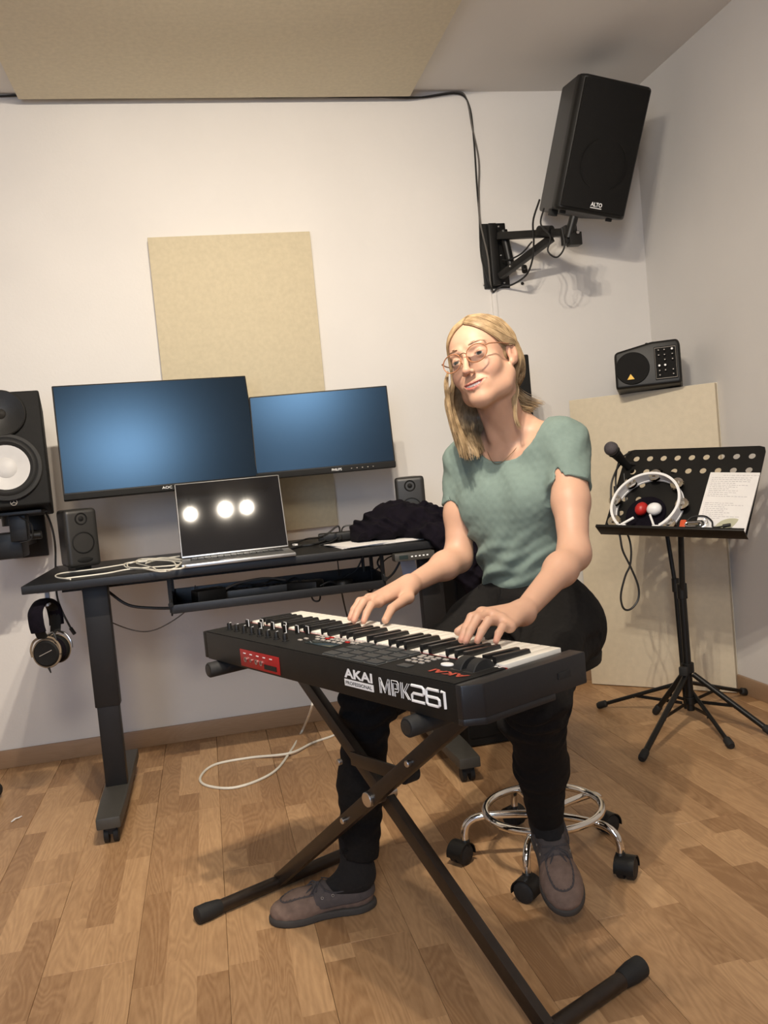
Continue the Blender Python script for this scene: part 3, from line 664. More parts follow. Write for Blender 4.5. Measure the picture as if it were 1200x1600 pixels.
# section in (v, z), extruded along u
def section(poly, u0, u1, bev=.002):                         # poly of (v,z)
    m = Matrix([[0, 0, 1, u0], [1, 0, 0, 0], [0, 1, 0, 0], [0, 0, 0, 1]])
    b.prism(poly, u1-u0, m, bev, 2)
section([(0, -H_), (0, 0), (.114, 0), (.114, -.02), (.258, -.02), (.258, -.026), (.242, -.050), (.20, -.055), (.19, -H_)], .016, .880)
b.build('body', M['black'], kb); b = MB()
section([(0, -.062), (0, 0), (.262, 0), (.272, -.008), (.272, -.030), (.252, -.05), (.20, -.056), (.19, -.062)], 0, .018, .003)
b.build('end_cap', M['black'], kb); b = MB()
b.prism([(.878, 0), (.892, 0), (.912, .030), (.912, .272), (.878, .272)], .055, T(0, 0, -.055), .003, 2)
b.prism([(.878, 0), (.892, 0), (.913, .03), (.913, .19), (.878, .19)], .012, T(0, 0, -.065), .003, 2)
b.build('end_cap', mat('end_cap_satin', (.0075, .008, .010), .40, bump=.1, bscale=500), kb)
MB().box((.002, .03, .012), c=(.9125, .215, -.028), bev=.0005).build('socket', M['rubber'], kb)
# keys
WK = .0235; U1 = .872
wkm = MB().box((WK-.0012, .140, .018), None, (0, .188, -.005), .0016, 2)
bk = MB(); bk.prism([(-.0050, 0), (.0050, 0), (.0050, .088), (-.0050, .088)], .020, T(0, .118, -.004), .0012, 2)
for i in range(len(bk.v)):
    x, y, z = bk.v[i]
    if z > .008 and y > .195: bk.v[i] = (x*.85, y-.006, z-.003)
wk0 = wkm.build('white_key', M['keywhite'], kb); bk0 = bk.build('black_key', M['keyblack'], kb)
PRESSED = {10: 1, 7: 1, 21: 1}
for i in range(36):
    m = T(U1-(i+.5)*WK, 0, .001 if i not in PRESSED else -.004)
    if i == 0: wk0.matrix_local = m
    else: dup(wk0, m, kb)
first = True
for i in range(35):
    if i % 7 in (0, 1, 3, 4, 5):
        m = T(U1-(i+1)*WK, 0, 0)
        if first: bk0.matrix_local = m; first = False
        else: dup(bk0, m, kb)
MB().box((.86, .002, .003), c=(.448, .1175, -.001)).build('felt_strip', M['redpanel'], kb)
# top panel
MB().box((.862, .113, .001), c=(.447, .058, .0008)).build('top_panel', M['blackm'], kb)
lcd = MB().box((.092, .026, .002), c=(.415, .062, .0022), bev=.0004).build('display', M['lcd'], kb)
pads = MB().box((.17, .105, .0012), c=(.585, .060, .0015)).build('pad_frame', M['grey'], kb)
pd = None
for i in range(4):
    for j in range(4):
        m = T(.515+i*.0445, .020+j*.0265, .003)
        if pd is None: pd = MB().box((.036, .021, .004), bev=.001).build('drum_pad', M['pad'], kb); pd.matrix_local = m; pf = MB().box((.0395, .0245, .001), c=(0, 0, -.0014)).build('pad_rim', M['padrim'], pd)
        else: q = dup(pd, m, kb); f2 = pf.copy(); COL.objects.link(f2); f2.parent = q
kn = None
for k in range(8):
    m = T(.060+k*.0355, .040, .001)
    if kn is None:
        kn = MB().lathe([(.0075, 0), (.0075, .002), (.0058, .003), (.0052, .015), (.0045, .0165), (0, .0165)], None, 16).build('knob', M['black'], kb); kn.matrix_local = m
        kc = MB().box((.001, .005, .0008), c=(0, .003, .0168)).add([], []).build('pointer', M['print'], kn); kr2 = MB().lathe([(.0078, .0), (.0078, .0008)], None, 16, cap=False).build('ring', M['grey'], kn)
    else:
        q = dup(kn, m, kb)
        for s in (kc, kr2): f2 = s.copy(); COL.objects.link(f2); f2.parent = q
fd = None
for k, y in enumerate((.080, .100, .078, .092, .106, .086, .098, .104)):
    m = T(.075+k*.0315, y, .001)
    if fd is None:
        fd = MB().box((.010, .007, .016), c=(0, 0, .010), bev=.0015).build('fader', M['black'], kb); fd.matrix_local = m
        fl2 = MB().box((.0006, .0016, .016), c=(.0052, 0, .0105)).box((.010, .0010, .0006), c=(0, 0, .0183)).build('fader_line', M['print'], fd)
    else:
        q = dup(fd, m, kb); f2 = fl2.copy(); COL.objects.link(f2); f2.parent = q
bt = None
BT = [(.345+i*.018, .098+j*.011) for i in range(9) for j in range(2)] + [(.365+i*.02, .084) for i in range(5)] + [(.60+i*.022, .1165-.004) for i in range(0)] + [(.69+i*.018, .062+j*.014) for i in range(3) for j in range(3)] + [(.687+i*.02, .100) for i in range(4)] + [(.335, .06), (.335, .075), (.495, .122-.012)]
for k, (u, v) in enumerate(BT):
    m = T(u, v, .002)
    if bt is None: bt = MB().box((.011, .006, .003), bev=.0007).build('button', M['btn'], kb); bt.matrix_local = m; btr = None
    else:
        q = dup(bt, m, kb)
        if k in (4, 5, 12): q.data = bt.data.copy(); q.data.materials[0] = M['red']; q['label'] = 'red button'
MB().box((.03, .018, .002), c=(.715, .035, .002), bev=.0008).build('key_pad', M['pad'], kb)
MB().lathe([(.012, 0), (.0115, .0022), (.009, .003), (0, .003)], T(.775, .078, .001) @ Matrix.Diagonal((1.15, .75, 1, 1)), 24).build('oval_button', M['white'], kb)
for u in (.815, .846):
    whl = MB(); whl.cyl((u-.010, .088, -.008), (u+.010, .088, -.008), .027, n=36).build('wheel', M['rubber'], kb)
    MB().box((.026, .060, .002), c=(u, .088, .001), bev=.0006).build('wheel_slot', M['grey'], kb)
# writing on top (reads from the player's side) and on the rear
def ktop(u, v): return T(u, v, .0018) @ RZ(180)
text('AKAI', .085, .017, ktop(.866, .052-.006), M['redprint'], kb, bold=.03)
text('MPK261', .065, .008, ktop(.872, .114), M['print'], kb, bold=.02)
def krear(u, z): return Matrix([[1, 0, 0, u], [0, 0, -1, 0], [0, 1, 0, z], [0, 0, 0, 1]])
text('AKAI', .086, .0175, krear(.577, -.0295), M['print'], kb, bold=.035)
MB().box((.088, .0008, .0125), c=(.620, -.0002, -.0385)).build('label_plate', M['print'], kb)
text('PROFESSIONAL', .080, .0065, krear(.580, -.0418), M['blackm'], kb, bold=.02, depth=.0009)
def stroke_text(parts, u, z, hh, name='lettering'):
    for kind, w0, polys in parts:
        o = MB()
        for pl in polys: o.tube([(u+x*w0, -.0004, z+y*hh) for x, y in pl], .00075 if kind == 'thin' else .0026, 6, 0, up=(0, 1, 0))
        o.build(name, M['print'], kb); u += w0+.0062
    return u
hh = .027
thin = [('thin', .028, [[(0, 0), (.0, 1), (.12, 1), (.5, .26), (.88, 1), (1, 1), (1, 0)], [(.14, 0), (.14, .74), (.5, .06), (.86, .74), (.86, 0)]]),
        ('thin', .019, [[(0, 0), (0, 1), (.85, 1), (1, .85), (1, .45), (.85, .3), (.42, .3), (.42, 0)], [(.2, 0), (.2, .82), (.78, .82), (.8, .48), (.42, .48)]]),
        ('thin', .023, [[(0, 0), (0, 1)], [(.2, 0), (.2, 1)], [(.3, .5), (.78, 1)], [(.3, .5), (.8, 0)], [(.5, .5), (1, 1)], [(.5, .5), (1, 0)]])]
u_ = stroke_text(thin, .683, -.0425, hh)
bold_ = [('b', .031, [[(0, .98), (.88, .98), (1, .88), (1, .6), (.88, .5), (.12, .5), (0, .4), (0, .02), (1, .02)]]),
         ('b', .031, [[(1, .98), (.12, .98), (0, .88), (0, .12), (.12, .02), (.88, .02), (1, .12), (1, .42), (.88, .52), (.1, .52)]]),
         ('b', .009, [[(0, .98), (.8, .98), (.8, .0)]])]
stroke_text(bold_, u_, -.0425, hh)
rpn = MB().box((.165, .002, .037), c=(.262, -.0002, -.040), bev=.0005).build('socket_panel', M['redpanel'], kb)
for u, r in ((.205, .0055), (.228, .0035), (.252, .0055), (.272, .0055)): MB().lathe([(r, 0), (r, .003), (r*.6, .003), (r*.6, -.002), (0, -.002)], T(u, -.001, -.042) @ RX(90), 16).build('jack', M['steel'], rpn)
MB().box((.050, .001, .010), c=(.308, -.0018, -.048)).build('print_block', M['black'], rpn)
for k in range(5): MB().box((.010, .0006, .002), c=(.20+k*.028, -.0016, -.029)).build('marking', M['print'], rpn)

# ------------------------------------------------------------------ X stand
xs = thing('keyboard_stand', 'black folding X-shaped keyboard stand with rubber ends', 'stand', KB)
ZF = -.69
def bar(name, a, b_, w, h, m=M['beam'], up=(0, 1, 0)): return MB().rtube(a, b_, w, h, up, .004).build(name, m, xs)
JA, JB = (-.030, .235, ZF+.022), (.832, .235, ZF+.022)     # far and near foot joints
TA, TB = (.055, .150, -.080), (.775, .150, -.080)
vb = .185
def vv(p, v): return (p[0], v, p[2])
bar('beam', vv(JA, .150), vv(TB, .150), .032, .022)
bar('beam', vv(JB, .185), vv(TA, .185), .032, .022)
for J in (JA, JB):
    f = MB().cyl((J[0], -.065, J[2]-.004), (J[0], .435, J[2]-.004), .016, n=18).build('foot_bar', M['beam'], xs)
    for v0, v1 in ((-.08, .012), (.41, .458)):
        MB().lathe([(.014, 0), (.021, .004), (.0215, .030), (.018, .060), (.016, .066)], align((J[0], v0 if v0 < 0 else v1, J[2]-.003), (0, 1 if v0 < 0 else -1, 0)), 20).build('rubber_foot', M['rubber'], f)
for Tt in (TA, TB):
    f = MB().cyl((Tt[0], -.012, -.082), (Tt[0], .34, -.082), .013, n=18).build('support_arm', M['beam'], xs)
    MB().lathe([(0, 0), (.015, 0), (.0175, .003), (.0175, .10), (.0155, .104)], align((Tt[0], -.022, -.0815), (0, 1, 0)), 20).build('rubber_sleeve', M['rubber'], f)
    MB().lathe([(.0115, 0), (.012, .001), (.009, .0015), (.0001, .0015)], align((Tt[0], -.0215, -.0815), (0, -1, 0)), 18).build('end_plug', M['grey'], f)
def on(a, b_, t): return V(*a)*(1-t)+V(*b_)*t
cr = on(JA, TB, .553)
MB().cyl((cr[0], .132, cr[2]), (cr[0], .205, cr[2]), .016).build('pivot_bolt', M['steel'], xs)
q1 = on(JB, TA, .655); q2 = on(JA, TB, .66)
MB().rtube((q1[0], .1675, q1[2]), (q2[0], .1675, q2[2]), .006, .030, (0, 0, 1), .001).build('locking_strap', M['beam'], xs)
MB().cyl((q2[0], .166, q2[2]), (q2[0], .20, q2[2]), .020).build('locking_knob', M['rubber'], xs)
for q in (q1, on(JA, TB, .43), on(JA, TB, .74)):
    MB().cyl((q[0], .130, q[2]), (q[0], .140, q[2]), .007, n=10).build('bolt', M['steel'], xs)

# ------------------------------------------------------------------ stool
SC = V(.760, 2.066)
st = thing('wheeled_stool', 'chrome stool on five black casters with a round foot ring', 'stool', T(SC[0], SC[1], 0))
MB().lathe([(.16, .500), (.175, .508), (.178, .530), (.165, .548), (.0001, .552)], None, 40).build('seat', M['blackm'], st)
MB().cyl((0, 0, .09), (0, 0, .30), .026).cyl((0, 0, .28), (0, 0, .50), .016).lathe([(.05, .492), (.14, .498), (.14, .502), (.0001, .502)], None, 24).build('column', M['chrome'], st)
MB().torus(.147, .0095, T(0, 0, .132), 64, 12).build('foot_ring', M['chrome'], st)
for k in range(5):
    a = math.radians(22+72*k-2); c, s = math.cos(a), math.sin(a)
    l = MB().tube([(c*.02, s*.02, .118), (c*.10, s*.10, .121), (c*.165, s*.165, .119), (c*.195, s*.195, .103), (c*.205, s*.205, .078), (c*.205, s*.205, .055)], .0098, 12, 6).build('leg', M['chrome'], st)
    ca = MB(); fx = frame((c*.218, s*.218, .0265), (c, s, 0), (-s, c, 0), (0, 0, 1)) @ RZ(25*k)
    ca.lathe([(.006, -.022), (.022, -.022), (.026, -.019), (.0262, -.004), (.020, -.002), (.020, .002), (.0262, .004), (.026, .019), (.022, .022), (.006, .022)], fx @ RX(90), 28)
    ca.build('caster_wheels', M['rubber'], l)
    ho = MB(); n = 12; vs = []; fs = []
    for j in range(n+1):
        t = math.radians(-10+200*j/n)
        for y in (-.024, .024): 
            for r in (.0285, .031): vs.append((r*math.cos(t), y, r*math.sin(t)))
    for j in range(n):
        o_ = j*4; fs += [(o_, o_+2, o_+6, o_+4), (o_+1, o_+5, o_+7, o_+3), (o_, o_+4, o_+5, o_+1), (o_+2, o_+3, o_+7, o_+6)]
    fs += [(0, 1, 3, 2), (n*4, n*4+2, n*4+3, n*4+1)]
    ho.add(vs, fs, fx, False); ho.cyl((c*.205, s*.205, .046), (c*.205, s*.205, .062), .014, .011); ho.build('caster_hood', M['black'], l)

# ------------------------------------------------------------------ music stand
TRM = T(1.635, 2.78, .850) @ RZ(-50) @ RX(-38) @ RY(3.7)
ms = thing('music_stand', 'black music stand with perforated tray holding tambourine and notebook', 'music stand', T(1.64, 2.84, 0))
msi = WM[ms.name].inverted()
tw, th = .505, .37
def plate_with_holes(w, h, holes, r0, t, rc=.02, NX=1):
    # grid plate; each hole cell is an annulus between a circle and the cell border
    bm = bmesh.new()
    cells = {}
    xs_ = sorted(set([-w/2, w/2] + [q for x, z, r in holes for q in (x-r*1.5, x+r*1.5)]))
    zs_ = sorted(set([-h/2, h/2] + [q for x, z, r in holes for q in (z-r*1.5, z+r*1.5)]))
    def hole_at(x0, x1, z0, z1):
        for x, z, r in holes:
            if x0 < x < x1 and z0 < z < z1: return x, z, r
    for i in range(len(xs_)-1):
        for j in range(len(zs_)-1):
            x0, x1, z0, z1 = xs_[i], xs_[i+1], zs_[j], zs_[j+1]
            hh_ = hole_at(x0, x1, z0, z1)
            if not hh_:
                bm.faces.new([bm.verts.new(c) for c in ((x0, 0, z0), (x1, 0, z0), (x1, 0, z1), (x0, 0, z1))])
            else:
                cx, cz, r = hh_; n = 20; inn = []; out = []
                for k in range(n):
                    a = 2*PI*k/n+PI/4; inn.append(bm.verts.new((cx+r*math.cos(a), 0, cz+r*math.sin(a))))
                    ca_, sa_ = math.cos(a), math.sin(a); m_ = max(abs(ca_), abs(sa_)); px_, pz_ = ca_/m_, sa_/m_
                    out.append(bm.verts.new(((x0+x1)/2+(x1-x0)/2*px_, 0, (z0+z1)/2+(z1-z0)/2*pz_)))
                for k in range(n): k2 = (k+1) % n; bm.faces.new((inn[k], out[k], out[k2], inn[k2]))
    bmesh.ops.remove_doubles(bm, verts=bm.verts[:], dist=1e-5)
    for v in bm.verts:                                        # rounded upper corners
        for s in (-1, 1):
            cx, cz = s*(w/2-rc), h/2-rc
            if (v.co.x-cx)*s > 1e-6 and v.co.z-cz > 1e-6:
                d = Vector((v.co.x-cx, v.co.z-cz)); 
                if d.length > rc: d = d.normalized()*rc; v.co.x = cx+d.x; v.co.z = cz+d.y
    g_ = bmesh.ops.solidify(bm, geom=bm.faces[:], thickness=t)
    return bm
holes = [(-.205+i*.052, .143, .0115) for i in range(9)] + [(-.205+i*.052, .085, .0115) for i in range(9)]
holes += [(-.205+i*.052, z, .0105) for z in (.025, -.035, -.095) for i in (0, 1, 7, 8)]
tb = MB().bm(plate_with_holes(tw, th, holes, 0, .002), TRM, False); tb.build('tray', M['blackmetal'], ms, True)
MB().box((tw+.012, .052, .0025), TRM, (0, -.024, -th/2), .001).box((tw+.012, .0025, .010), TRM, (0, -.050, -th/2+.004), .001).build('tray_ledge', M['blackmetal'], ms, True)
hubC = V(1.64, 2.84)
def W2(*p): return tuple(msi @ Vector(p))
bk_ = TRM @ Vector((0, .02, -.08))
MB().cyl(W2(1.64, 2.84, .05), W2(1.64, 2.84, .50), .0135).cyl(W2(1.64, 2.84, .46), W2(bk_.x+.01, bk_.y+.01, bk_.z), .0105).build('pole', M['blackmetal'], ms)
MB().box((.05, .03, .09), TRM @ T(0, .018, -.07), bev=.004).build('tilt_joint', M['black'], ms, True)
MB().cyl(W2(1.64, 2.84, .46), W2(1.64, 2.84, .515), .018).build('collar', M['black'], ms)
MB().cyl(W2(1.64, 2.84, .19), W2(1.64, 2.84, .225), .022).build('leg_collar', M['black'], ms)
MB().box((.018, .03, .032), T(*W2(1.605, 2.81, .205)) @ RZ(40), bev=.004).cyl(W2(1.64, 2.84, .205), W2(1.605, 2.81, .205), .005).build('clamp_knob', M['rubber'], ms)
def tripod(parent, c, tips, zt, zb, inv, r=.0100):
    for tx, ty in tips:
        d = nrm((tx-c[0], ty-c[1], 0)); a = (c[0]+d[0]*.02, c[1]+d[1]*.02, zt); e = (tx, ty, .013)
        l = MB().cyl(inv(*a), inv(*e), r, n=12).build('leg', M['blackmetal'], parent)
        dd = nrm(np.array(e)-np.array(a)); s = np.array(e)-dd*.035; t = np.array(e)+dd*.008
        MB().lathe([(r, 0), (.0135, .006), (.014, .034), (.011, .043), (0, .043)], align(inv(*s), np.array(inv(*t))-np.array(inv(*s))), 14).build('rubber_foot', M['rubber'], l)
        m_ = np.array(a)*.45+np.array(e)*.55
        MB().rtube(inv(c[0]+d[0]*.014, c[1]+d[1]*.014, zb), inv(*m_), .003, .012, (0, 0, 1), .0008).cyl(inv(*(m_-V(0, 0, .004)+V(-d[1]*.009, d[0]*.009, 0))), inv(*(m_-V(0, 0, .004)+V(d[1]*.010, -d[0]*.010, 0))), .004, n=8).build('brace', M['blackmetal'], parent)
tripod(ms, (1.64, 2.84), [onz(1004, 1190, .0)[:2], onz(1208, 1152, 0)[:2], onz(1025, 1117, 0)[:2]], .185, .085, W2)
MB().cyl(W2(1.64, 2.84, .075), W2(1.64, 2.84, .10), .020).build('lower_collar', M['black'], ms)

mi_ = thing('microphone_stand', 'thin black tripod microphone stand right behind the music stand', 'microphone stand', T(1.672, 2.925, 0))
msi2 = WM[mi_.name].inverted()
def W3(*p): return tuple(msi2 @ Vector(p))
top = V(1.645, 2.965, .93)
MB().cyl(W3(1.672, 2.925, .03), W3(1.668, 2.93, .5), .010).cyl(W3(1.668, 2.93, .48), W3(*top), .008).build('pole', M['blackmetal'], mi_)
mc = at(955, 701, 2.93)
me_ = at(975, 722, 2.99)
MB().cyl(W3(top[0]+.08, top[1]-.01, top[2]-.03), W3(me_[0], me_[1], me_[2]), .0065).build('boom', M['blackmetal'], mi_)
MB().ball(W3(*top), .016).build('boom_joint', M['black'], mi_)
MB().cyl(W3(1.668, 2.93, .47), W3(1.668, 2.93, .52), .014).build('height_collar', M['black'], mi_)
MB().cyl(W3(1.672, 2.925, .13), W3(1.672, 2.925, .17), .018).build('leg_collar', M['black'], mi_)
MB().ball(W3(*(me_)), .013).build('microphone_clip', M['rubber'], mi_)
tripod(mi_, (1.672, 2.925), [onz(937, 1107, .0)[:2], onz(1142, 1170, 0)[:2], onz(1166, 1086, 0)[:2]], .125, .05, W3, .0075)

mcd = nrm(at(978, 726, 2.985)-at(955, 701, 2.93))
mc_ = thing('microphone', 'dark handheld microphone with grey mesh ball clipped left of the tray', 'microphone', align(mc, mcd))
MB().ball((0, 0, 0), (.0255, .0255, .0265), None, 24, 16).build('mesh_grille', M['mesh'], mc_)
MB().lathe([(.0258, -.002), (.0262, .0), (.0258, .004)], None, 24, cap=False).build('ring', M['grey'], mc_)
MB().lathe([(.022, .018), (.0235, .022), (.0195, .032), (.017, .06), (.0125, .15), (.0115, .165), (0, .165)], None, 20).build('handle', M['blackm'], mc_)
A = lambda x, y, Y: at(x, y, Y)
wire('microphone_cable', [A(972, 722, 3.0), A(963, 735, 2.95), A(955, 760, 2.93), A(957, 800, 2.9), A(968, 835, 2.87), A(973, 860, 2.87), A(985, 885, 2.87), A(997, 915, 2.87), A(997, 937, 2.87), A(985, 952, 2.87), A(974, 950, 2.87), A(970, 930, 2.87), A(977, 900, 2.87), A(985, 880, 2.87), A(984, 845, 2.88), A(965, 800, 2.92), A(960, 760, 2.95)], .0038, M['cable'], 'black microphone cable hanging in a long loop below the tray', sp=7)
wire('microphone_cable', [A(985, 706, 3.02), A(968, 720, 2.97), A(962, 750, 2.95), A(966, 785, 2.93), A(970, 830, 2.92), A(978, 790, 2.93), A(975, 740, 2.97)], .0035, M['cable'], 'bunched black cable strands behind the left side of tray')

# things lying on the tray (tray frame: x right, -y toward the reader, z up the slope)
def onT(x, y, z): return TRM @ T(x, y, z)
nb = thing('notebook', 'spiral notebook with handwritten page and a leaf print on the stand', 'notebook', onT(.163, -.004, -.183) @ RY(1.5))
for k in range(7):
    MB().box((.168-k*.0005, .0022, .245-k*.0006), c=(.006*0+.002*k*.5, -.0014-k*.0025, .1235), bev=.0004).build('sheet', M['paper'], nb)
yf = -.0014-6*.0025-.0014
rl = random.Random(9)
for k, z in enumerate([.232]+[.222-.0075*i for i in range(11)]+[.12-.0075*i for i in range(9)]):
    b = MB(); x = -.066 if k else -.03
    end = x+rl.uniform(.05, .13) if k > 3 else x+.13
    while x < end:
        l = rl.uniform(.004, .014); b.box((l, .0002, .0012), None, (x+l/2, yf, z+rl.uniform(-.0004, .0004))); x += l+.003
    b.build('handwriting', M['ink'], nb)
lf = []
for k in range(17): t = k/16; lf.append((t*.09, .021*math.sin(PI*t)**.8))
for k in range(15, 0, -1): t = k/16; lf.append((t*.09, -.021*math.sin(PI*t)**.8))
MB().prism(lf, .0003, T(-.018, yf, .012) @ RX(90) @ RZ(32)).build('leaf_print', M['leaf'], nb)
# tambourine: half-moon white frame with jingles
tm = thing('tambourine', 'white half-moon tambourine with silver jingles on the music tray', 'tambourine', onT(-.100, -.005, -.078))
R0 = .108; arcN = 44; a0, a1 = math.radians(-52), math.radians(232)
def arcpt(a, r=R0): return (r*math.cos(a)*1.12, r*math.sin(a)*1.12)
def band(r0_, r1_, y0, y1, a_0=a0, a_1=a1, n=arcN):
    vs = []; fs = []
    for i in range(n+1):
        a = a_0+(a_1-a_0)*i/n
        for r, y in ((r0_, y0), (r1_, y0), (r1_, y1), (r0_, y1)): x, z = arcpt(a, r); vs.append((x, y, z))
    for i in range(n):
        for k in range(4): fs.append((i*4+k, i*4+(k+1) % 4, i*4+4+(k+1) % 4, i*4+4+k))
    fs += [(0, 1, 2, 3), (n*4, n*4+3, n*4+2, n*4+1)]
    return vs, fs
b = MB(); b.add(*band(R0-.004, R0+.004, -.048, -.041), smooth=True); b.add(*band(R0-.004, R0+.004, -.007, 0), smooth=True)
JA_ = [math.radians(x) for x in (-38, 2, 45, 90, 132, 172, 214)]
prev = a0
for ja in JA_+[a1+.2]:
    e = min(ja-.16, a1)
    if e > prev: b.add(*band(R0-.002, R0+.002, -.042, -.006, prev, e, 8), smooth=True)
    prev = ja+.16
hx0, hx1 = arcpt(a0), arcpt(a1)
b.box((.030, .040, .012), c=(hx0[0]-.012, -.024, hx0[1]-.002), bev=.004).box((.030, .040, .012), c=(hx1[0]+.012, -.024, hx1[1]-.002), bev=.004)
b.build('rim', M['white'], tm)
MB().tube([(hx0[0]-.02, -.044, hx0[1]+.002), (hx0[0]-.045, -.040, hx0[1]+.045)], .004, 8).tube([(hx1[0]+.01, -.044, hx1[1]), (hx1[0]+.05, -.044, hx1[1]+.030)], .0045, 8).build('handle', M['white'], tm)
for ja in JA_:
    x, z = arcpt(ja, R0+.004)
    for y in (-.030, -.018):
        MB().lathe([(.0001, .005), (.007, .005), (.011, .001), (.0225, 0), (.023, -.001), (.0001, -.001)], T(x, y, z) @ RX(90 if y < -.02 else -90), 24).build('jingle', M['chrome'], tm)
dr = thing('drum_pouch', 'flat round black pouch lying inside the tambourine', 'pouch', onT(-.108, -.004, -.100))
MB().lathe([(.0001, .008), (.058, .008), (.070, .005), (.073, .0), (.070, -.001), (.0001, -.001)], RX(90) @ Matrix.Diagonal((1, 1, 1, 1)), 40).build('pouch', M['cloth'], dr)
tag(MB().ball((0, 0, 0), (.0215, .0215, .0255), onT(-.113, -.035, -.098) @ RY(20)).build('egg_shaker', M['red']), 'red egg shaker on the music tray', 'shaker', 'egg shakers inside the tambourine')
tag(MB().ball((0, 0, 0), (.0265, .0225, .0225), onT(-.066, -.035, -.098) @ RY(-15)).build('egg_shaker', M['white']), 'white egg shaker on the music tray', 'shaker', 'egg shakers inside the tambourine')
tag(MB().tube([onT(-.13, -.058, -.178) @ Vector((0, 0, 0)), onT(-.06, -.058, -.178) @ Vector((0, 0, 0))], .001, 4).build('tray_seam', M['blackm']), None) if False else None
cp = thing('clip_tuner', 'small clear and orange gadget with black lead by the notebook', 'gadget', onT(.085, -.022, -.157) @ RY(-4))
MB().box((.062, .030, .034), c=(0, 0, 0), bev=.006).build('case', M['grey'], cp)
MB().box((.022, .034, .040), c=(-.036, 0, 0), bev=.006).build('jaw', M['orange'], cp)
MB().tube([(-.022, -.018, .006), (.020, -.018, .006), (.026, -.018, 0), (.020, -.018, -.008), (-.020, -.018, -.008), (-.026, -.018, 0), (-.022, -.018, .006)], .0022, 6, 4).box((.034, .002, .004), c=(0, -.017, -.001)).build('steel_loop', M['chrome'], cp)
MB().tube([(-.03, 0, .022), (-.01, -.004, .036), (.03, -.006, .036), (.058, -.01, .012), (.065, -.014, -.012), (.085, -.02, -.018), (.11, -.022, -.014)], .0028, 8, 6).build('lead', M['cable'], cp)
MB().tube([(.03, -.012, -.012), (.045, -.012, .005), (.038, -.012, .022), (.025, -.012, .010)], .0016, 6, 6).build('ring', M['chrome'], cp)
MB().cyl((.10, -.022, -.016), (.125, -.022, -.012), .006).build('plug', M['cable'], cp)
# ------------------------------------------------------------------ signed-distance modelling for the body
class Rc:                                                     # tapered capsule
    def __init__(s, a, b, r1, r2): s.a = V(*a); s.b = V(*b); s.r1 = r1; s.r2 = r2
    def __call__(s, P):
        ba = (s.b-s.a).astype(np.float32); pa = P-s.a.astype(np.float32); h = np.clip((pa@ba)/max(1e-9, float(ba@ba)), 0, 1)
        d = pa-h[:, None]*ba
        return np.sqrt((d*d).sum(1))-(s.r1+(s.r2-s.r1)*h)
class El:                                                     # ellipsoid, axes = columns of R
    def __init__(s, c, r, R=None): s.c = V(*c).astype(np.float32); s.r = V(*r).astype(np.float32); s.R = None if R is None else np.array(R, np.float32)
    def __call__(s, P):
        q = P-s.c
        if s.R is not None: q = q@s.R
        a = q/s.r; k0 = np.sqrt((a*a).sum(1))+1e-6; b = a/s.r; k1 = np.sqrt((b*b).sum(1))+1e-6
        return k0*(k0-1)/k1
class Bx:
    def __init__(s, c, h, R=None, r=0): s.c = V(*c).astype(np.float32); s.h = V(*h).astype(np.float32)-r; s.R = None if R is None else np.array(R, np.float32); s.rr = r
    def __call__(s, P):
        q = P-s.c
        if s.R is not None: q = q@s.R
        q = np.abs(q)-s.h
        return np.sqrt((np.maximum(q, 0)**2).sum(1))+np.minimum(q.max(1), 0)-s.rr
def comb(ops, P, cen=None, rad=None):
    d = np.full(len(P), 1e3, np.float32)
    for op, pr, k in ops:
        e = pr(P)
        if op == 'u':
            h = np.maximum(k-np.abs(d-e), 0)/k if k else 0; d = np.minimum(d, e)-h*h*k*.25
        elif op == 's':
            e = -e; h = np.maximum(k-np.abs(d-e), 0)/k if k else 0; d = np.maximum(d, e)+h*h*k*.25
        elif op == 'i':
            h = np.maximum(k-np.abs(d-e), 0)/k if k else 0; d = np.maximum(d, e)+h*h*k*.25
    return d
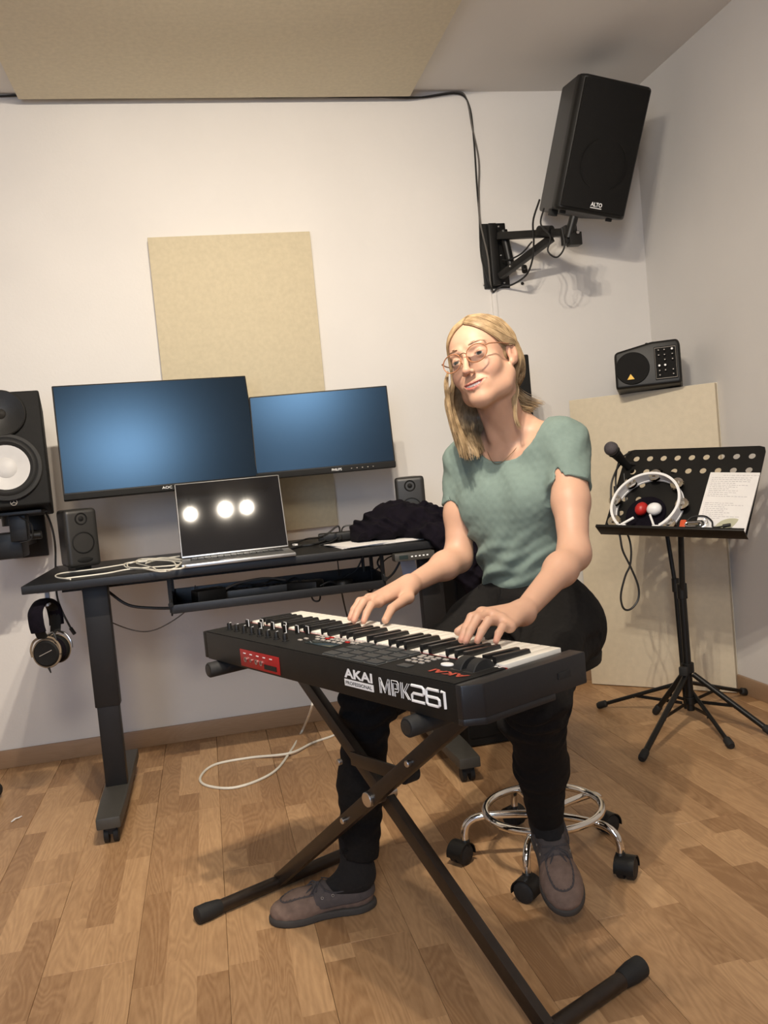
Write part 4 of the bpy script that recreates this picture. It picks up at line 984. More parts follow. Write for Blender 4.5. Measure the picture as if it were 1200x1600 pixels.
def mesh_sdf(ops, lo, hi, h, disp=None, n=14):
    lo = V(*lo); hi = V(*hi); B = n*h; nb_ = np.ceil((hi-lo)/B).astype(int)
    g = np.stack(np.meshgrid(*[np.arange(k) for k in nb_], indexing='ij'), -1).reshape(-1, 3)
    cen = (lo+(g+.5)*B).astype(np.float32); rad = B*.87
    field = comb(ops, cen)
    vals = [pr(cen) for _, pr, _ in ops]
    act = np.where(np.abs(field) < rad*1.5+.01)[0]
    ax = np.arange(n+1); sg = np.stack(np.meshgrid(ax, ax, ax, indexing='ij'), -1).reshape(-1, 3)
    cc = np.stack(np.meshgrid(*[np.arange(n)]*3, indexing='ij'), -1).reshape(-1, 3)
    N1 = n+1; st = np.array([N1*N1, N1, 1]); KEYS = []; VERTS = []; QUADS = []
    tot = nb_*n+2
    def gkey(c): return (c[:, 0]*tot[1]+c[:, 1])*tot[2]+c[:, 2]
    corners = np.array([[i, j, k] for i in (0, 1) for j in (0, 1) for k in (0, 1)])
    edges = [(a, b) for a in range(8) for b in range(8) if a < b and np.abs(corners[a]-corners[b]).sum() == 1]
    cidx = (cc@st)[:, None]+(corners@st)[None]
    for bi in act:
        sub = [o for o, v in zip(ops, vals) if v[bi] < 2.2*rad+o[2]+.02] if True else ops
        if not any(o[0] == 'u' for o in sub): continue
        base = g[bi]*n; P = (lo+(base+sg)*h).astype(np.float32)
        F = comb(sub, P)
        if disp is not None: F = F+disp(P)
        ins = F < 0
        if ins.all() or not ins.any(): continue
        ci = ins[cidx]; s_ = ci.sum(1); m = (s_ > 0) & (s_ < 8); 
        idx = np.where(m)[0]
        if len(idx):
            f8 = F[cidx[idx]]; acc = np.zeros((len(idx), 3)); cnt = np.zeros(len(idx))
            for a, b in edges:
                fa, fb = f8[:, a], f8[:, b]; x = (fa < 0) != (fb < 0); t = np.where(x, fa/np.where(x, fa-fb, 1), 0)
                p = corners[a]+(corners[b]-corners[a])*t[:, None]; acc += p*x[:, None]; cnt += x
            cb_ = base+cc[idx]; VERTS.append(lo+(cb_+acc/cnt[:, None])*h); KEYS.append(gkey(cb_))
        s0 = cc  # edges starting at samples within [0,n)
        i0 = s0@st
        for ax_ in range(3):
            i1 = i0+st[ax_]; a = ins[i0]; b = ins[i1]; x = np.where(a != b)[0]
            if not len(x): continue
            o1, o2 = [k for k in range(3) if k != ax_]
            c0 = base+s0[x]; e1 = np.zeros(3, int); e1[o1] = 1; e2 = np.zeros(3, int); e2[o2] = 1
            q = np.stack([gkey(c0-e1-e2), gkey(c0-e2), gkey(c0), gkey(c0-e1)], 1)
            flip = a[x] if ax_ != 1 else ~a[x]
            q = np.where(flip[:, None], q, q[:, ::-1]); QUADS.append(q)
    K = np.concatenate(KEYS); Vt = np.concatenate(VERTS); Q = np.concatenate(QUADS)
    o = np.argsort(K); K = K[o]; Vt = Vt[o]; pos = np.clip(np.searchsorted(K, Q), 0, len(K)-1); ok = (K[pos] == Q).all(1)
    return Vt, pos[ok]
def sdf_obj(name, mt, parent, Vt, Q, color=None, world=True, smooth=0):
    if smooth:
        nb = np.zeros((len(Vt), 3)); ct = np.zeros(len(Vt))
        E = np.concatenate([Q[:, [0, 1]], Q[:, [1, 2]], Q[:, [2, 3]], Q[:, [3, 0]]])
        for _ in range(smooth):
            nb[:] = 0; ct[:] = 0
            for k in range(3): nb[:, k] = np.bincount(E[:, 0], Vt[E[:, 1], k], len(Vt))+np.bincount(E[:, 1], Vt[E[:, 0], k], len(Vt))
            ct = np.bincount(E[:, 0], minlength=len(Vt))+np.bincount(E[:, 1], minlength=len(Vt))
            Vt = Vt*.5+.5*nb/np.maximum(ct, 1)[:, None]
    me = bpy.data.meshes.new(name)
    W_ = Vt
    if parent is not None and world:
        mi = np.array(WM[parent.name].inverted()); W_ = Vt@mi[:3, :3].T+mi[:3, 3]
    me.vertices.add(len(W_)); me.vertices.foreach_set('co', W_.astype(np.float32).ravel())
    me.loops.add(Q.size); me.loops.foreach_set('vertex_index', Q.astype(np.int32).ravel())
    me.polygons.add(len(Q)); me.polygons.foreach_set('loop_start', np.arange(0, Q.size, 4, dtype=np.int32)); me.polygons.foreach_set('loop_total', np.full(len(Q), 4, np.int32))
    me.update(calc_edges=True); me.polygons.foreach_set('use_smooth', np.ones(len(Q), bool)); me.materials.append(mt)
    if color is not None:
        at_ = me.color_attributes.new('Col', 'FLOAT_COLOR', 'POINT'); at_.data.foreach_set('color', color(Vt).astype(np.float32).ravel())
    me.validate(); me.update()
    o = bpy.data.objects.new(name, me); COL.objects.link(o)
    if parent is not None: o.parent = parent; WM[o.name] = WM[parent.name].copy()
    return o

# ------------------------------------------------------------------ the woman
# head frame: columns = her left, back of head, up
HC = V(.681, 2.003, 1.262)
hl = nrm(V(.691, -.679, .247)); hu = V(-.115, .234, .965); hu = nrm(hu-hl*(hu@hl)); hb = np.cross(hu, hl)
HR = np.column_stack([hl, hb, hu])
def HL(x, y, z): return HC+HR@V(x, y, z)
HSc = 1.0
HM = frame(HC, hl, hb, hu)
# torso frame
TL = nrm(V(.607, -.796, 0)); TF = V(-TL[1]*-1*-1, 0, 0); TF = V(TL[1], -TL[0], 0)      # forward
TR_ = np.column_stack([TL, TF, V(0, 0, 1)])
TO = V(.772, 2.070, 0)
def TP(l, f, z): return TO+TL*l+TF*f+V(0, 0, z)
shL, shR = V(.857, 1.952, 1.050), V(.668, 2.185, 1.027)
elL, elR = V(*at(897, 866, 1.78)), V(.612, 2.125, .785)
wrL, wrR = V(*at(817, 957, 1.60)), V(.447, 1.985, .752)
hipL, hipR = V(.812, 2.000, .585), V(.672, 2.125, .590)
knL, knR = V(.617, 1.665, .535), V(.322, 1.990, .495)
anL, anR = V(.690, 1.862, .200), V(.262, 1.998, .105)

body = []                                                     # the one continuous skin surface
def U(l, pr, k=.02): l.append(('u', pr, k))
def S(l, pr, k=.01): l.append(('s', pr, k))
# trunk
U(body, El(TP(0, -.005, .60), (.140, .098, .10), TR_), .03)
U(body, El(TP(0, 0, .755), (.112, .080, .13), TR_), .05)
U(body, El(TP(0, -.002, .925), (.128, .088, .155), TR_), .05)
U(body, Rc(shR*.78+TP(0, 0, 1.04)*.22, shL*.78+TP(0, 0, 1.04)*.22, .045, .045), .06)
nb0 = V(.768, 2.072, 1.075)
U(body, Rc(nb0, HL(0, .022, -.085), .047, .044), .035)
U(body, Rc(nb0+V(0, 0, .02), shL*.75+nb0*.25, .036, .030), .05)
U(body, Rc(nb0+V(0, 0, .02), shR*.75+nb0*.25, .036, .030), .05)
for s in (-1, 1):
    U(body, El(TP(s*.065, .066, .925), (.052, .045, .052), TR_), .03)
    U(body, Rc(TP(s*.014, .058, 1.035), TP(s*.10, .033, 1.060), .0060, .006), .020)     # collar bones
    S(body, Rc(TP(s*.020, .080, 1.060), TP(s*.09, .060, 1.082), .008, .008), .02)
    U(body, Rc(HL(s*.048, .015, -.055), TP(s*.014, .050, 1.035), .009, .006), .030)     # neck muscles

# arms
def arm(sh, el, wr, side):
    U(body, Rc(sh, sh*.45+el*.55, .046, .041), .05)
    U(body, Rc(sh*.45+el*.55, el, .041, .0315), .02)
    m = el*.72+wr*.28
    U(body, Rc(el, m, .0315, .0315), .03); U(body, Rc(m, wr, .0315, .0215), .03)
arm(shL, elL, wrL, 1); arm(shR, elR, wrR, -1)
# legs and feet under the clothes
for h_, k_, a_ in ((hipL, knL, anL), (hipR, knR, anR)):
    U(body, Rc(h_, k_, .070, .048), .05); U(body, Rc(k_, a_, .044, .030), .02)
# hands
KTOP = .701
def kpx(x, y, z): return onz(x, y, z)
def hand(wr, mcp, pip, tip, tmc, tip_t, tmcp, sgn):
    for i, q in enumerate(mcp):
        U(body, Rc(wr, q, .0175, .0105), .016)
    for a, b in zip(mcp[:-1], mcp[1:]): U(body, Rc(a, b, .0105, .0100), .008)
    for i, (a, b, c) in enumerate(zip(mcp, pip, tip)):
        r = (.0088, .0090, .0086, .0076)[i]
        dip = b*.42+c*.58+V(0, 0, .0035)
        U(body, Rc(a, b, r+.0008, r), .005); U(body, Rc(b, dip, r, r*.90), .003); U(body, Rc(dip, c, r*.90, r*.74), .003)
    U(body, Rc(wr*.75+tmc*.25, tmc, .016, .0135), .014); U(body, Rc(tmc, tmcp, .0135, .0100), .008); U(body, Rc(tmcp, tip_t, .0100, .0082), .003)
nails = []
# left hand (nearer the camera): index, middle, ring, little
mcpL = [at(753, 958, 1.575), at(765, 961, 1.555), at(781, 968, 1.535), at(796, 979, 1.512)]
tipL = [kpx(721, 1000, KTOP+.007), kpx(728, 1002, KTOP+.007), kpx(746, 1001, KTOP+.007), kpx(775, 1002, KTOP+.006)]
def mids(m, t, lift): return [a*.52+b*.48+V(0, 0, l) for a, b, l in zip(m, t, lift)]
pipL = mids(mcpL, tipL, (.016, .017, .016, .012))
hand(wrL, mcpL, pipL, tipL, wrL*.62+mcpL[0]*.38+V(-.012, .018, -.012), kpx(716, 987, KTOP+.008), at(737, 974, 1.60), 1)
# right hand (farther)
mcpR = [at(592, 941, 1.895), at(583, 937, 1.92), at(577, 936, 1.945), at(575, 939, 1.965)]
tipR = [kpx(568, 971, KTOP+.007), kpx(553, 970, KTOP+.007), kpx(547, 966, KTOP+.007), kpx(548, 961, KTOP+.006)]
pipR = mids(mcpR, tipR, (.014, .017, .016, .012))
hand(wrR, mcpR, pipR, tipR, wrR*.62+mcpR[0]*.38+V(.018, -.018, -.014), kpx(602, 969, KTOP+.007), at(612, 951, 1.86), -1)

# head
F = lambda x, y, z: tuple(HL(x, y, z))
def HE(c, r, a=None):                                          # ellipsoid in the head frame, optional small rotation
    R = HR if a is None else HR@np.array(Matrix.Rotation(math.radians(a[0]), 3, a[1]))
    return El(HL(*c), r, R)
U(body, HE((0, .020, .030), (.070, .088, .080)), .02)
U(body, HE((0, -.030, .030), (.058, .052, .058)), .02)
U(body, HE((0, -.030, -.030), (.051, .048, .068)), .02)
U(body, HE((0, -.036, -.068), (.038, .040, .034)), .02)
U(body, HE((0, -.067, -.096), (.016, .015, .013)), .022)
for s in (-1, 1):
    U(body, HE((s*.037, -.050, -.032), (.022, .022, .022)), .032)
    U(body, Rc(F(s*.042, -.017, -.075), F(s*.012, -.060, -.100), .012, .011), .03)
    U(body, Rc(F(s*.054, .003, -.045), F(s*.043, -.016, -.076), .012, .012), .035)
    U(body, Rc(F(s*.012, -.079, .020), F(s*.040, -.068, .020), .0065, .006), .012)
    S(body, HE((s*.0315, -.091, .001), (.0165, .013, .0105)), .010)
    U(body, HE((s*.0315, -.0665, .000), (.0140, .0140, .0135)), .003)
    # ears
    U(body, HE((s*.0735, .012, -.004), (.0075, .0165, .0290), (s*-18, 'Z')), .006)
    S(body, HE((s*.0815, .009, .002), (.0060, .0095, .0165), (s*-18, 'Z')), .003)
    S(body, HE((s*.0810, .002, -.010), (.0050, .006, .006)), .003)
    U(body, HE((s*.071, .004, -.028), (.006, .008, .008)), .005)
U(body, Rc(F(0, -.080, .008), F(0, -.100, -.034), .0062, .0072), .010)
U(body, HE((0, -.1000, -.037), (.0098, .0090, .0082)), .006)
for s in (-1, 1):
    U(body, HE((s*.0112, -.0905, -.0400), (.0058, .0085, .0058)), .005)
    S(body, HE((s*.0060, -.0985, -.0462), (.0032, .0040, .0026)), .002)
    S(body, Rc(F(s*.0185, -.0865, -.040), F(s*.0330, -.0740, -.058), .0010, .0008), .010)
    S(body, Rc(F(s*.0200, -.0780, -.0135), F(s*.0400, -.0700, -.0150), .0012, .0010), .007)
# mouth: smiling curve
def mouth(t, dz=0, dy=0): return (t*.0285, -.0885+.0145*t*t+dy, -.0705+.0095*t*t+dz)
ts = [-1, -.66, -.33, 0, .33, .66, 1]
U(body, HE((0, -.064, -.070), (.030, .024, .020)), .012)
for a, b in zip(ts[:-1], ts[1:]):
    fa = 1-abs(a)**1.6; fb = 1-abs(b)**1.6
    U(body, Rc(F(*mouth(a, .0056*fa)), F(*mouth(b, .0056*fb)), .0018+.0022*fa, .0018+.0022*fb), .004)
    U(body, Rc(F(*mouth(a, -.0072*fa, .002)), F(*mouth(b, -.0072*fb, .002)), .0018+.0032*fa, .0018+.0032*fb), .004)
for a, b in zip(ts[:-1], ts[1:]):
    fa = 1-abs(a)**1.6; fb = 1-abs(b)**1.6
    S(body, Rc(F(*mouth(a, -.0004, -.002)), F(*mouth(b, -.0004, -.002)), .0008+.0030*fa, .0008+.0030*fb), .0015)
    S(body, Rc(F(*mouth(a*.85, -.0004, .004)), F(*mouth(b*.85, -.0004, .004)), .0008+.0028*fa, .0008+.0028*fb), .0015)

# eye openings
for s in (-1, 1): S(body, HE((s*.0315, -.0830, -.0016), (.0122, .0120, .0032), (s*4, 'Y')), .0015)

woman = thing('person', 'seated woman in green T-shirt and black jeans playing the keyboard, glasses, head tilted', 'person', T(.76, 2.06, 0))
lipc = [HL(*mouth(t, z)) for t in np.linspace(-1, 1, 13) for z in (.0056*(1-abs(t)**1.6), -.0075*(1-abs(t)**1.6))]
def skin_color(P):
    base = np.array([.54, .325, .225]); c = np.tile(base, (len(P), 1))
    def blend(w, col): 
        nonlocal c
        c = c*(1-w[:, None])+np.array(col)*w[:, None]
    L = (P-HC)@HR
    nearh = (np.abs(L) < .14).all(1)
    for s in (-1, 1):
        d = np.linalg.norm(L-np.array([s*.04, -.06, -.035]), axis=1); blend(np.clip(1-d/.03, 0, 1)*.45, (.50, .20, .14))
    d = np.linalg.norm(L-np.array([0, -.105, -.038]), axis=1); blend(np.clip(1-d/.018, 0, 1)*.4, (.50, .19, .13))
    for s in (-1, 1):
        d = np.linalg.norm(L-np.array([s*.076, .01, -.005]), axis=1); blend(np.clip(1-d/.035, 0, 1)*.4, (.52, .20, .14))
    w_ = np.zeros(len(P)); 
    i = np.where(nearh)[0]
    if len(i):
        D = np.min(np.linalg.norm(P[i][:, None]-np.array(lipc)[None], axis=2), axis=1); w_[i] = np.clip((.0062-D)/.0025, 0, 1)
    # only the lips proper, tapering to the corners
    t = np.clip(np.abs(L[:, 0])/.0275, 0, 1); lz = L[:, 2]-(-.0705+.0095*t*t); w_ *= np.clip((.0105*(1-t**1.8)+.0012-np.abs(lz+.001))/.0015, 0, 1)
    blend(w_*.85, (.36, .09, .08))
    for tips in (tipL, tipR):
        for q in tips: d = np.linalg.norm(P-q, axis=1); blend(np.clip(1-d/.016, 0, 1)*.6, (.52, .20, .15))
    return np.column_stack([c, np.ones(len(P))])
Vt, Q = mesh_sdf(body, (.15, 1.36, .06), (1.05, 2.35, 1.42), .0022)
sdf_obj('body', M['skin'], woman, Vt, Q, skin_color)

# eyes, teeth, brows
for s in (-1, 1):
    c = V(s*.0315, -.0660, -.0005); gz = nrm(V(.0+.10, -1, .02))
    e = MB().ball(tuple(c), .0126, HM, 28, 18).build('eyeball', M['eyewhite'], woman, True)
    MB().lathe([(.0068, -.0012), (.0052, .0010), (.0001, .0016)], HM @ align(tuple(c+gz*.0113), gz), 24).build('iris', M['iris'], e, True)
    MB().lathe([(.0028, 0), (.0001, .0006)], HM @ align(tuple(c+gz*.0126), gz), 16).build('pupil', M['rubber'], e, True)
    b = MB(); rb = random.Random(4)
    for k in range(70):
        t = rb.random(); x = s*(.014+.034*t); z = .0215+.0055*math.sin(PI*min(1, t*.8+.1))+rb.uniform(-.0018, .0018); y = -.0860+.020*t**1.7
        p0 = HM @ Vector((x, y, z)); p1 = HM @ Vector((x+s*.006, y+.0025*t, z+.0012-.002*t)); b.tube([p0, p1], [.0005, .0001], 3)
    b.build('eyebrow', M['brow'], woman, True)
    b = MB()
    for k in range(22):
        t = k/21; x = s*(.0205+.0225*t); zz = .0005+.0045*math.sin(PI*t); y = -.0800+.004*abs(t-.5)*2+.003*t
        b.tube([HM @ Vector((x, y, zz)), HM @ Vector((x+s*.0015*t, y-.005, zz+.001))], [.0003, .0001], 3)
    b.build('eyelashes', M['brow'], woman, True)
b = MB()
for k in range(-4, 4):
    t = (k+.5)/5.2; q = mouth(t*.95); b.box((.0054, .003, .0072), HM @ T(q[0], q[1]+.0034, q[2]+.0016) @ RZ(t*35), bev=.0009)
b.build('teeth', M['tooth'], woman, True)

# glasses
gl = MB()
gy = -.0965
rim_c = [(s*.0335, gy+.0015, -.004) for s in (-1, 1)]
ey = thing('glasses_anchor', None, None, HM) if False else None
rimpts = {}
for s in (-1, 1):
    pts = []
    for k in range(41):
        a = 2*PI*k/40; rx, rz = .0255, .0215
        x = math.cos(a)*rx*(1+.05*math.sin(a)); z = math.sin(a)*rz*(1 if math.sin(a) < 0 else .92)
        pts.append(HM @ Vector((s*.0335+x, gy+.010*((s*(x))/.0255*.5+.3)**2+.0008, -.004+z)))
    rimpts[s] = pts
eg = MB()
for s in (-1, 1): eg.tube(rimpts[s][:], .0014, 6)
eyeg = eg.build('eyeglasses', M['frame'], woman, True)
b = MB()
b.tube([HM @ Vector(p) for p in ((-.0095, gy+.001, .002), (-.004, gy-.002, .006), (.004, gy-.002, .006), (.0095, gy+.001, .002))], .0011, 6, 5).build('bridge', M['gold'], eyeg, True)
for s in (-1, 1):
    MB().tube([HM @ Vector(p) for p in ((s*.058, gy+.008, .006), (s*.066, gy+.018, .008), (s*.0735, -.045, .011), (s*.0765, -.01, .013), (s*.0775, .010, .014), (s*.0765, .026, -.004))], [.0019]*26, 8, 5, flat=.75).build('temple_arm', M['frame'], eyeg, True)
    MB().tube([HM @ Vector(p) for p in ((s*.0115, gy+.004, -.006), (s*.0125, gy+.008, -.010), (s*.0115, gy+.010, -.014))], .0012, 6, 3).build('nose_pad', M['gold'], eyeg, True)
    ln = MB(); P_ = rimpts[s][:-1]; cvec = sum(P_, Vector())/len(P_)
    ln.add([cvec]+P_, [(0, k+1, (k+1) % 40+1) for k in range(40)]); o = ln.build('lens', M['glass'], eyeg, True)

# ------------------------------------------------------------------ hair
cap_ = []
U(cap_, HE((0, .022, .036), (.0765, .094, .0845)), .01)
U(cap_, HE((0, .060, -.020), (.060, .050, .060)), .03)
S(cap_, HE((.004, -.115, -.030), (.064, .090, .104)), .006)
S(cap_, HE((.085, -.032, -.022), (.030, .050, .050)), .006)
S(cap_, HE((-.085, -.025, -.045), (.030, .045, .050)), .006)
def hair_disp(P):
    L = (P-HC)@HR; a = np.arctan2(L[:, 0]-.006, L[:, 2]+.02); r = np.hypot(L[:, 0]-.006, L[:, 2]+.02)
    u_ = L[:, 1]*90+np.sin(a*3)*1.2
    return (.0011*np.sin(u_*1.7)+.0008*np.sin(u_*4.1+a*2)+.0030*np.exp(-((L[:, 0]-.006)/.003)**2)*(L[:, 2] > .05)*(L[:, 1] < .06)).astype(np.float32)
Vt, Q = mesh_sdf(cap_, HC-.16, HC+.16, .0022, hair_disp)
hair = sdf_obj('hair', M['hair'], woman, Vt, Q)
A = lambda x, y, Y: at(x, y, Y)
rh = random.Random(21)
def sheet(name, guides, n, r0=.0012, r1=.0003, jit=.005, thick=.005):
    G = [spline([np.array(p, float) for p in g], 5) for g in guides]; b = MB()
    for _ in range(n):
        t = rh.random()*(len(G)-1); i = min(int(t), len(G)-2); f = t-i
        jo = V(*[rh.uniform(-1, 1) for _ in range(3)]); ph = rh.uniform(0, 6); cut = rh.uniform(.86, 1.0); m = len(G[0]); pts = []
        k1 = max(4, int(m*cut))
        for k in range(k1):
            s_ = k/(m-1); p = G[i][k]*(1-f)+G[i+1][k]*f
            pts.append(p+jo*(thick*.35+jit*s_*s_)+V(math.sin(ph+s_*7), math.cos(ph+s_*6), 0)*.0012*s_)
        rr = [r0*(1-.25*(k/(k1-1))) if k < k1*.8 else r0*.75*(1-(k-k1*.8)/(k1*.2))+r1 for k in range(k1)]
        rr[0] = r1
        b.tube(pts, rr, 4)
    return b.build(name, M['hair'], hair, True)
_scalp = [o for o in body[:] if True][-130:]
def SC_(x, y, z, off=.004):
    d = nrm(V(x, y-.010, z-.015)); ts_ = np.linspace(.04, .16, 121); P = np.array([HC+HR@(V(0, .010, .015)+d*t) for t in ts_], dtype=np.float32)
    f = comb(HEADOPS, P); k = np.where(f < off)[0]
    return HC+HR@(V(0, .010, .015)+d*ts_[k[-1] if len(k) else 60])
HEADOPS = [('u', HE((0, .020, .030), (.070, .088, .080)), .02), ('u', HE((0, -.030, .030), (.058, .052, .058)), .02), ('u', HE((0, -.030, -.030), (.054, .048, .070)), .02), ('u', HE((0, .022, .036), (.0745, .092, .0825)), .01)]
g1 = [SC_(.006, -.062, .098), SC_(-.022, -.078, .082), SC_(-.047, -.073, .056), SC_(-.068, -.052, .020), HL(-.0725, -.035, -.025), A(706, 628, 2.025), A(716, 665, 2.02), A(728, 695, 2.0), A(733, 722, 2.0)]
g2 = [SC_(.006, -.045, .110), SC_(-.030, -.058, .098), SC_(-.058, -.050, .070), SC_(-.076, -.032, .028), HL(-.078, -.020, -.020), A(697, 625, 2.06), A(704, 660, 2.06), A(713, 690, 2.04), A(722, 716, 2.02)]
g3 = [SC_(.006, -.015, .120), SC_(-.040, -.020, .105), SC_(-.070, -.010, .070), SC_(-.082, .002, .025), HL(-.080, .005, -.030), A(710, 640, 2.09), A(716, 672, 2.08), A(727, 700, 2.05), A(735, 722, 2.03)]
g4 = [SC_(.006, .030, .122), SC_(-.045, .040, .100), SC_(-.072, .045, .060), SC_(-.078, .050, .010), HL(-.068, .050, -.040), A(735, 648, 2.11), A(738, 672, 2.10), A(745, 698, 2.06), A(748, 716, 2.03)]
g5 = [SC_(.004, .080, .098), SC_(-.030, .095, .070), SC_(-.045, .098, .030), SC_(-.050, .090, -.015), HL(-.045, .075, -.055), A(760, 645, 2.14), A(762, 668, 2.13), A(762, 690, 2.12), A(760, 706, 2.08)]
sheet('hair_lock', [g1, g2, g3, g4, g5], 900)
h1 = [SC_(.006, -.062, .098), SC_(.034, -.066, .082), SC_(.060, -.045, .052), SC_(.076, -.012, .034), HL(.082, .020, .020), HL(.078, .036, -.02), A(802, 606, 2.01), A(808, 632, 2.02), A(838, 642, 2.03)]
h2 = [SC_(.006, -.020, .120), SC_(.046, -.015, .103), SC_(.072, .005, .068), SC_(.083, .022, .035), HL(.083, .036, .012), HL(.076, .046, -.03), A(806, 600, 2.06), A(822, 618, 2.07), A(858, 632, 2.05)]
h3 = [SC_(.005, .030, .122), SC_(.046, .045, .098), SC_(.068, .060, .055), SC_(.074, .068, .020), HL(.072, .070, -.010), HL(.060, .068, -.05), A(805, 612, 2.12), A(818, 632, 2.14), A(838, 642, 2.14)]
h4 = [SC_(.004, .080, .098), SC_(.030, .095, .070), SC_(.045, .098, .030), SC_(.048, .092, .0), HL(.045, .085, -.03), HL(.040, .075, -.06), A(795, 625, 2.15), A(802, 642, 2.16), A(808, 652, 2.16)]
h0 = [SC_(.010, -.066, .090), SC_(.040, -.068, .068), SC_(.064, -.046, .036), SC_(.078, -.010, .012), HL(.080, .022, .014), HL(.077, .034, -.022), A(800, 604, 2.0), A(804, 632, 2.0), A(830, 644, 2.02)]
sheet('hair_lock', [h0, h1, h2, h3, h4], 650)
k1_ = [HL(.078, .034, -.012), A(797, 590, 1.985), A(798, 610, 1.965), A(801, 635, 1.955), A(805, 655, 1.955), A(814, 674, 1.96)]
k2_ = [HL(.080, .040, -.012), A(806, 590, 1.99), A(811, 608, 1.975), A(807, 630, 1.96), A(806, 655, 1.955), A(812, 672, 1.96)]
sheet('hair_strand', [k1_, k2_], 26, jit=.002)
k3_ = [HL(-.073, -.045, .0), A(699, 598, 1.99), A(701, 620, 2.0), A(705, 650, 2.0), A(712, 690, 2.0)]
k4_ = [HL(-.077, -.040, .0), A(694, 598, 2.0), A(697, 625, 2.01), A(704, 655, 2.01), A(716, 700, 2.0)]
sheet('hair_strand', [k3_, k4_], 22, jit=.003)

# necklace
nk = [TP(-.052, .035, 1.088), TP(-.045, .062, 1.055), TP(-.020, .084, 1.025), TP(.0, .089, 1.016), TP(.020, .084, 1.025), TP(.045, .062, 1.055), TP(.054, .035, 1.088)]
MB().tube(nk, .0006, 5, 8).build('necklace', M['gold'], woman, True)

# ------------------------------------------------------------------ T-shirt
sh_ = []; o_ = .0065
for sh0, el0, tt in ((shL, elL, .42), (shR, elR, .46)):
    d = nrm(el0-sh0); e = sh0+(el0-sh0)*tt
    out = nrm(np.cross(d, TF)); 
    U(sh_, Rc(sh0+V(0, 0, .000), e+d*.03, .050, .049), .035)
    R_ = np.column_stack([nrm(np.cross(d, V(0, 1, 0))), np.cross(d, nrm(np.cross(d, V(0, 1, 0)))), d])
    S(sh_, Bx(e+d*.05, (.075, .075, .050), R_, .0), .002)
    S(sh_, Rc(e-d*.028, e+d*.03, .040, .0450), .006)
U(sh_, El(TP(.122, .018, .965), (.030, .052, .055), TR_), .02); U(sh_, El(TP(-.116, .012, .965), (.030, .050, .045), TR_), .02)
U(sh_, El(TP(0, .002, .745), (.122, .092, .10), TR_), .03)
U(sh_, El(TP(0, -.000, .925), (.138, .096, .165), TR_), .06)
U(sh_, Rc(shR*.80+TP(0, 0, 1.04)*.20, shL*.80+TP(0, 0, 1.04)*.20, .052, .052), .06)
U(sh_, Rc(nb0+V(0, 0, .014), shL*.75+nb0*.25, .042, .037), .05)
U(sh_, Rc(nb0+V(0, 0, .014), shR*.75+nb0*.25, .042, .037), .05)
for s in (-1, 1): U(sh_, El(TP(s*.065, .068, .925), (.060, .052, .062), TR_), .04)
U(sh_, El(TP(0, .055, .86), (.095, .055, .12), TR_), .05)
S(sh_, El(TP(.006, .030, 1.118), (.100, .150, .104), TR_), .003)
S(sh_, Bx(TP(0, 0, .60), (.2, .2, .090), TR_), .010)
def shirt_disp(P):
    L = (P-TO)@TR_
    l, f, z = L[:, 0], L[:, 1], L[:, 2]
    w1 = np.exp(-((z-.76)/.075)**2)
    w2 = np.exp(-((z-.95)/.16)**2)
    wl = np.clip(1-(l+.13)/.24, 0, 1)
    ph = z*95-l*70+np.sin(l*30+z*18)*1.3
    d = .0078*w1*(.35+.65*wl)*np.sin(ph)+.0018*w1*np.sin(z*190-l*60+2*np.sin(l*40))
    d += .0016*w2*np.sin(l*75+z*28+np.sin(z*25)*1.5)*np.clip(f*12, 0, 1)
    arm_ = np.clip((np.abs(l)-.12)/.05, 0, 1); d += .0016*arm_*np.sin(z*110+f*60)
    d += .0006*np.sin(P[:, 0]*210+1)*np.sin(P[:, 1]*190)*np.sin(P[:, 2]*230)
    return d.astype(np.float32)
Vt, Q = mesh_sdf(sh_, (.48, 1.75, .66), (1.08, 2.40, 1.18), .0030, shirt_disp)
shirt = sdf_obj('t_shirt', M['shirt'], woman, Vt, Q, smooth=1)
# sleeve and neck hems
def seam(parent, pts, r, m, name='hem', n=6): MB().tube(pts, r, 5, n).build(name, m, parent, True)

# ------------------------------------------------------------------ jeans
je = []
U(je, El(TP(0, -.012, .615), (.155, .118, .115), TR_), .03)
U(je, El(TP(0, 0, .685), (.130, .098, .070), TR_), .04)
U(je, El(hipL+V(.025, .010, .015), (.098, .098, .095)), .05)
U(je, El(hipR+V(-.01, .02, .005), (.090, .090, .085)), .05)
U(je, Rc(hipL, knL, .088, .064), .05); U(je, Rc(hipR, knR, .084, .060), .05)
U(je, Rc(knL, anL*.55+knL*.45+V(.004, .012, 0), .060, .056), .03); U(je, Rc(anL*.55+knL*.45+V(.004, .012, 0), anL+V(0, 0, -.01), .054, .040), .03)
U(je, Rc(knR, anR*.5+knR*.5, .058, .053), .03); U(je, Rc(anR*.5+knR*.5, anR+V(0, 0, -.03), .053, .044), .03)
U(je, El(knL*.8+anL*.2+V(-.01, .02, 0), (.070, .055, .04)), .02)
S(je, Bx(TP(0, 0, .80), (.25, .25, .078), TR_), .004)
dL = nrm(anL-knL); dR = nrm(anR-knR)
for an, d, r in ((anL+V(0, 0, .006), dL, .034), (anR+V(0, 0, .025), dR, .038)):
    R_ = np.column_stack([nrm(np.cross(d, V(0, 1, 0))), np.cross(d, nrm(np.cross(d, V(0, 1, 0)))), d])
    S(je, Bx(an+d*.06, (.1, .1, .060), R_), .002); S(je, Rc(an-d*.03, an+d*.02, r, r+.002), .003)
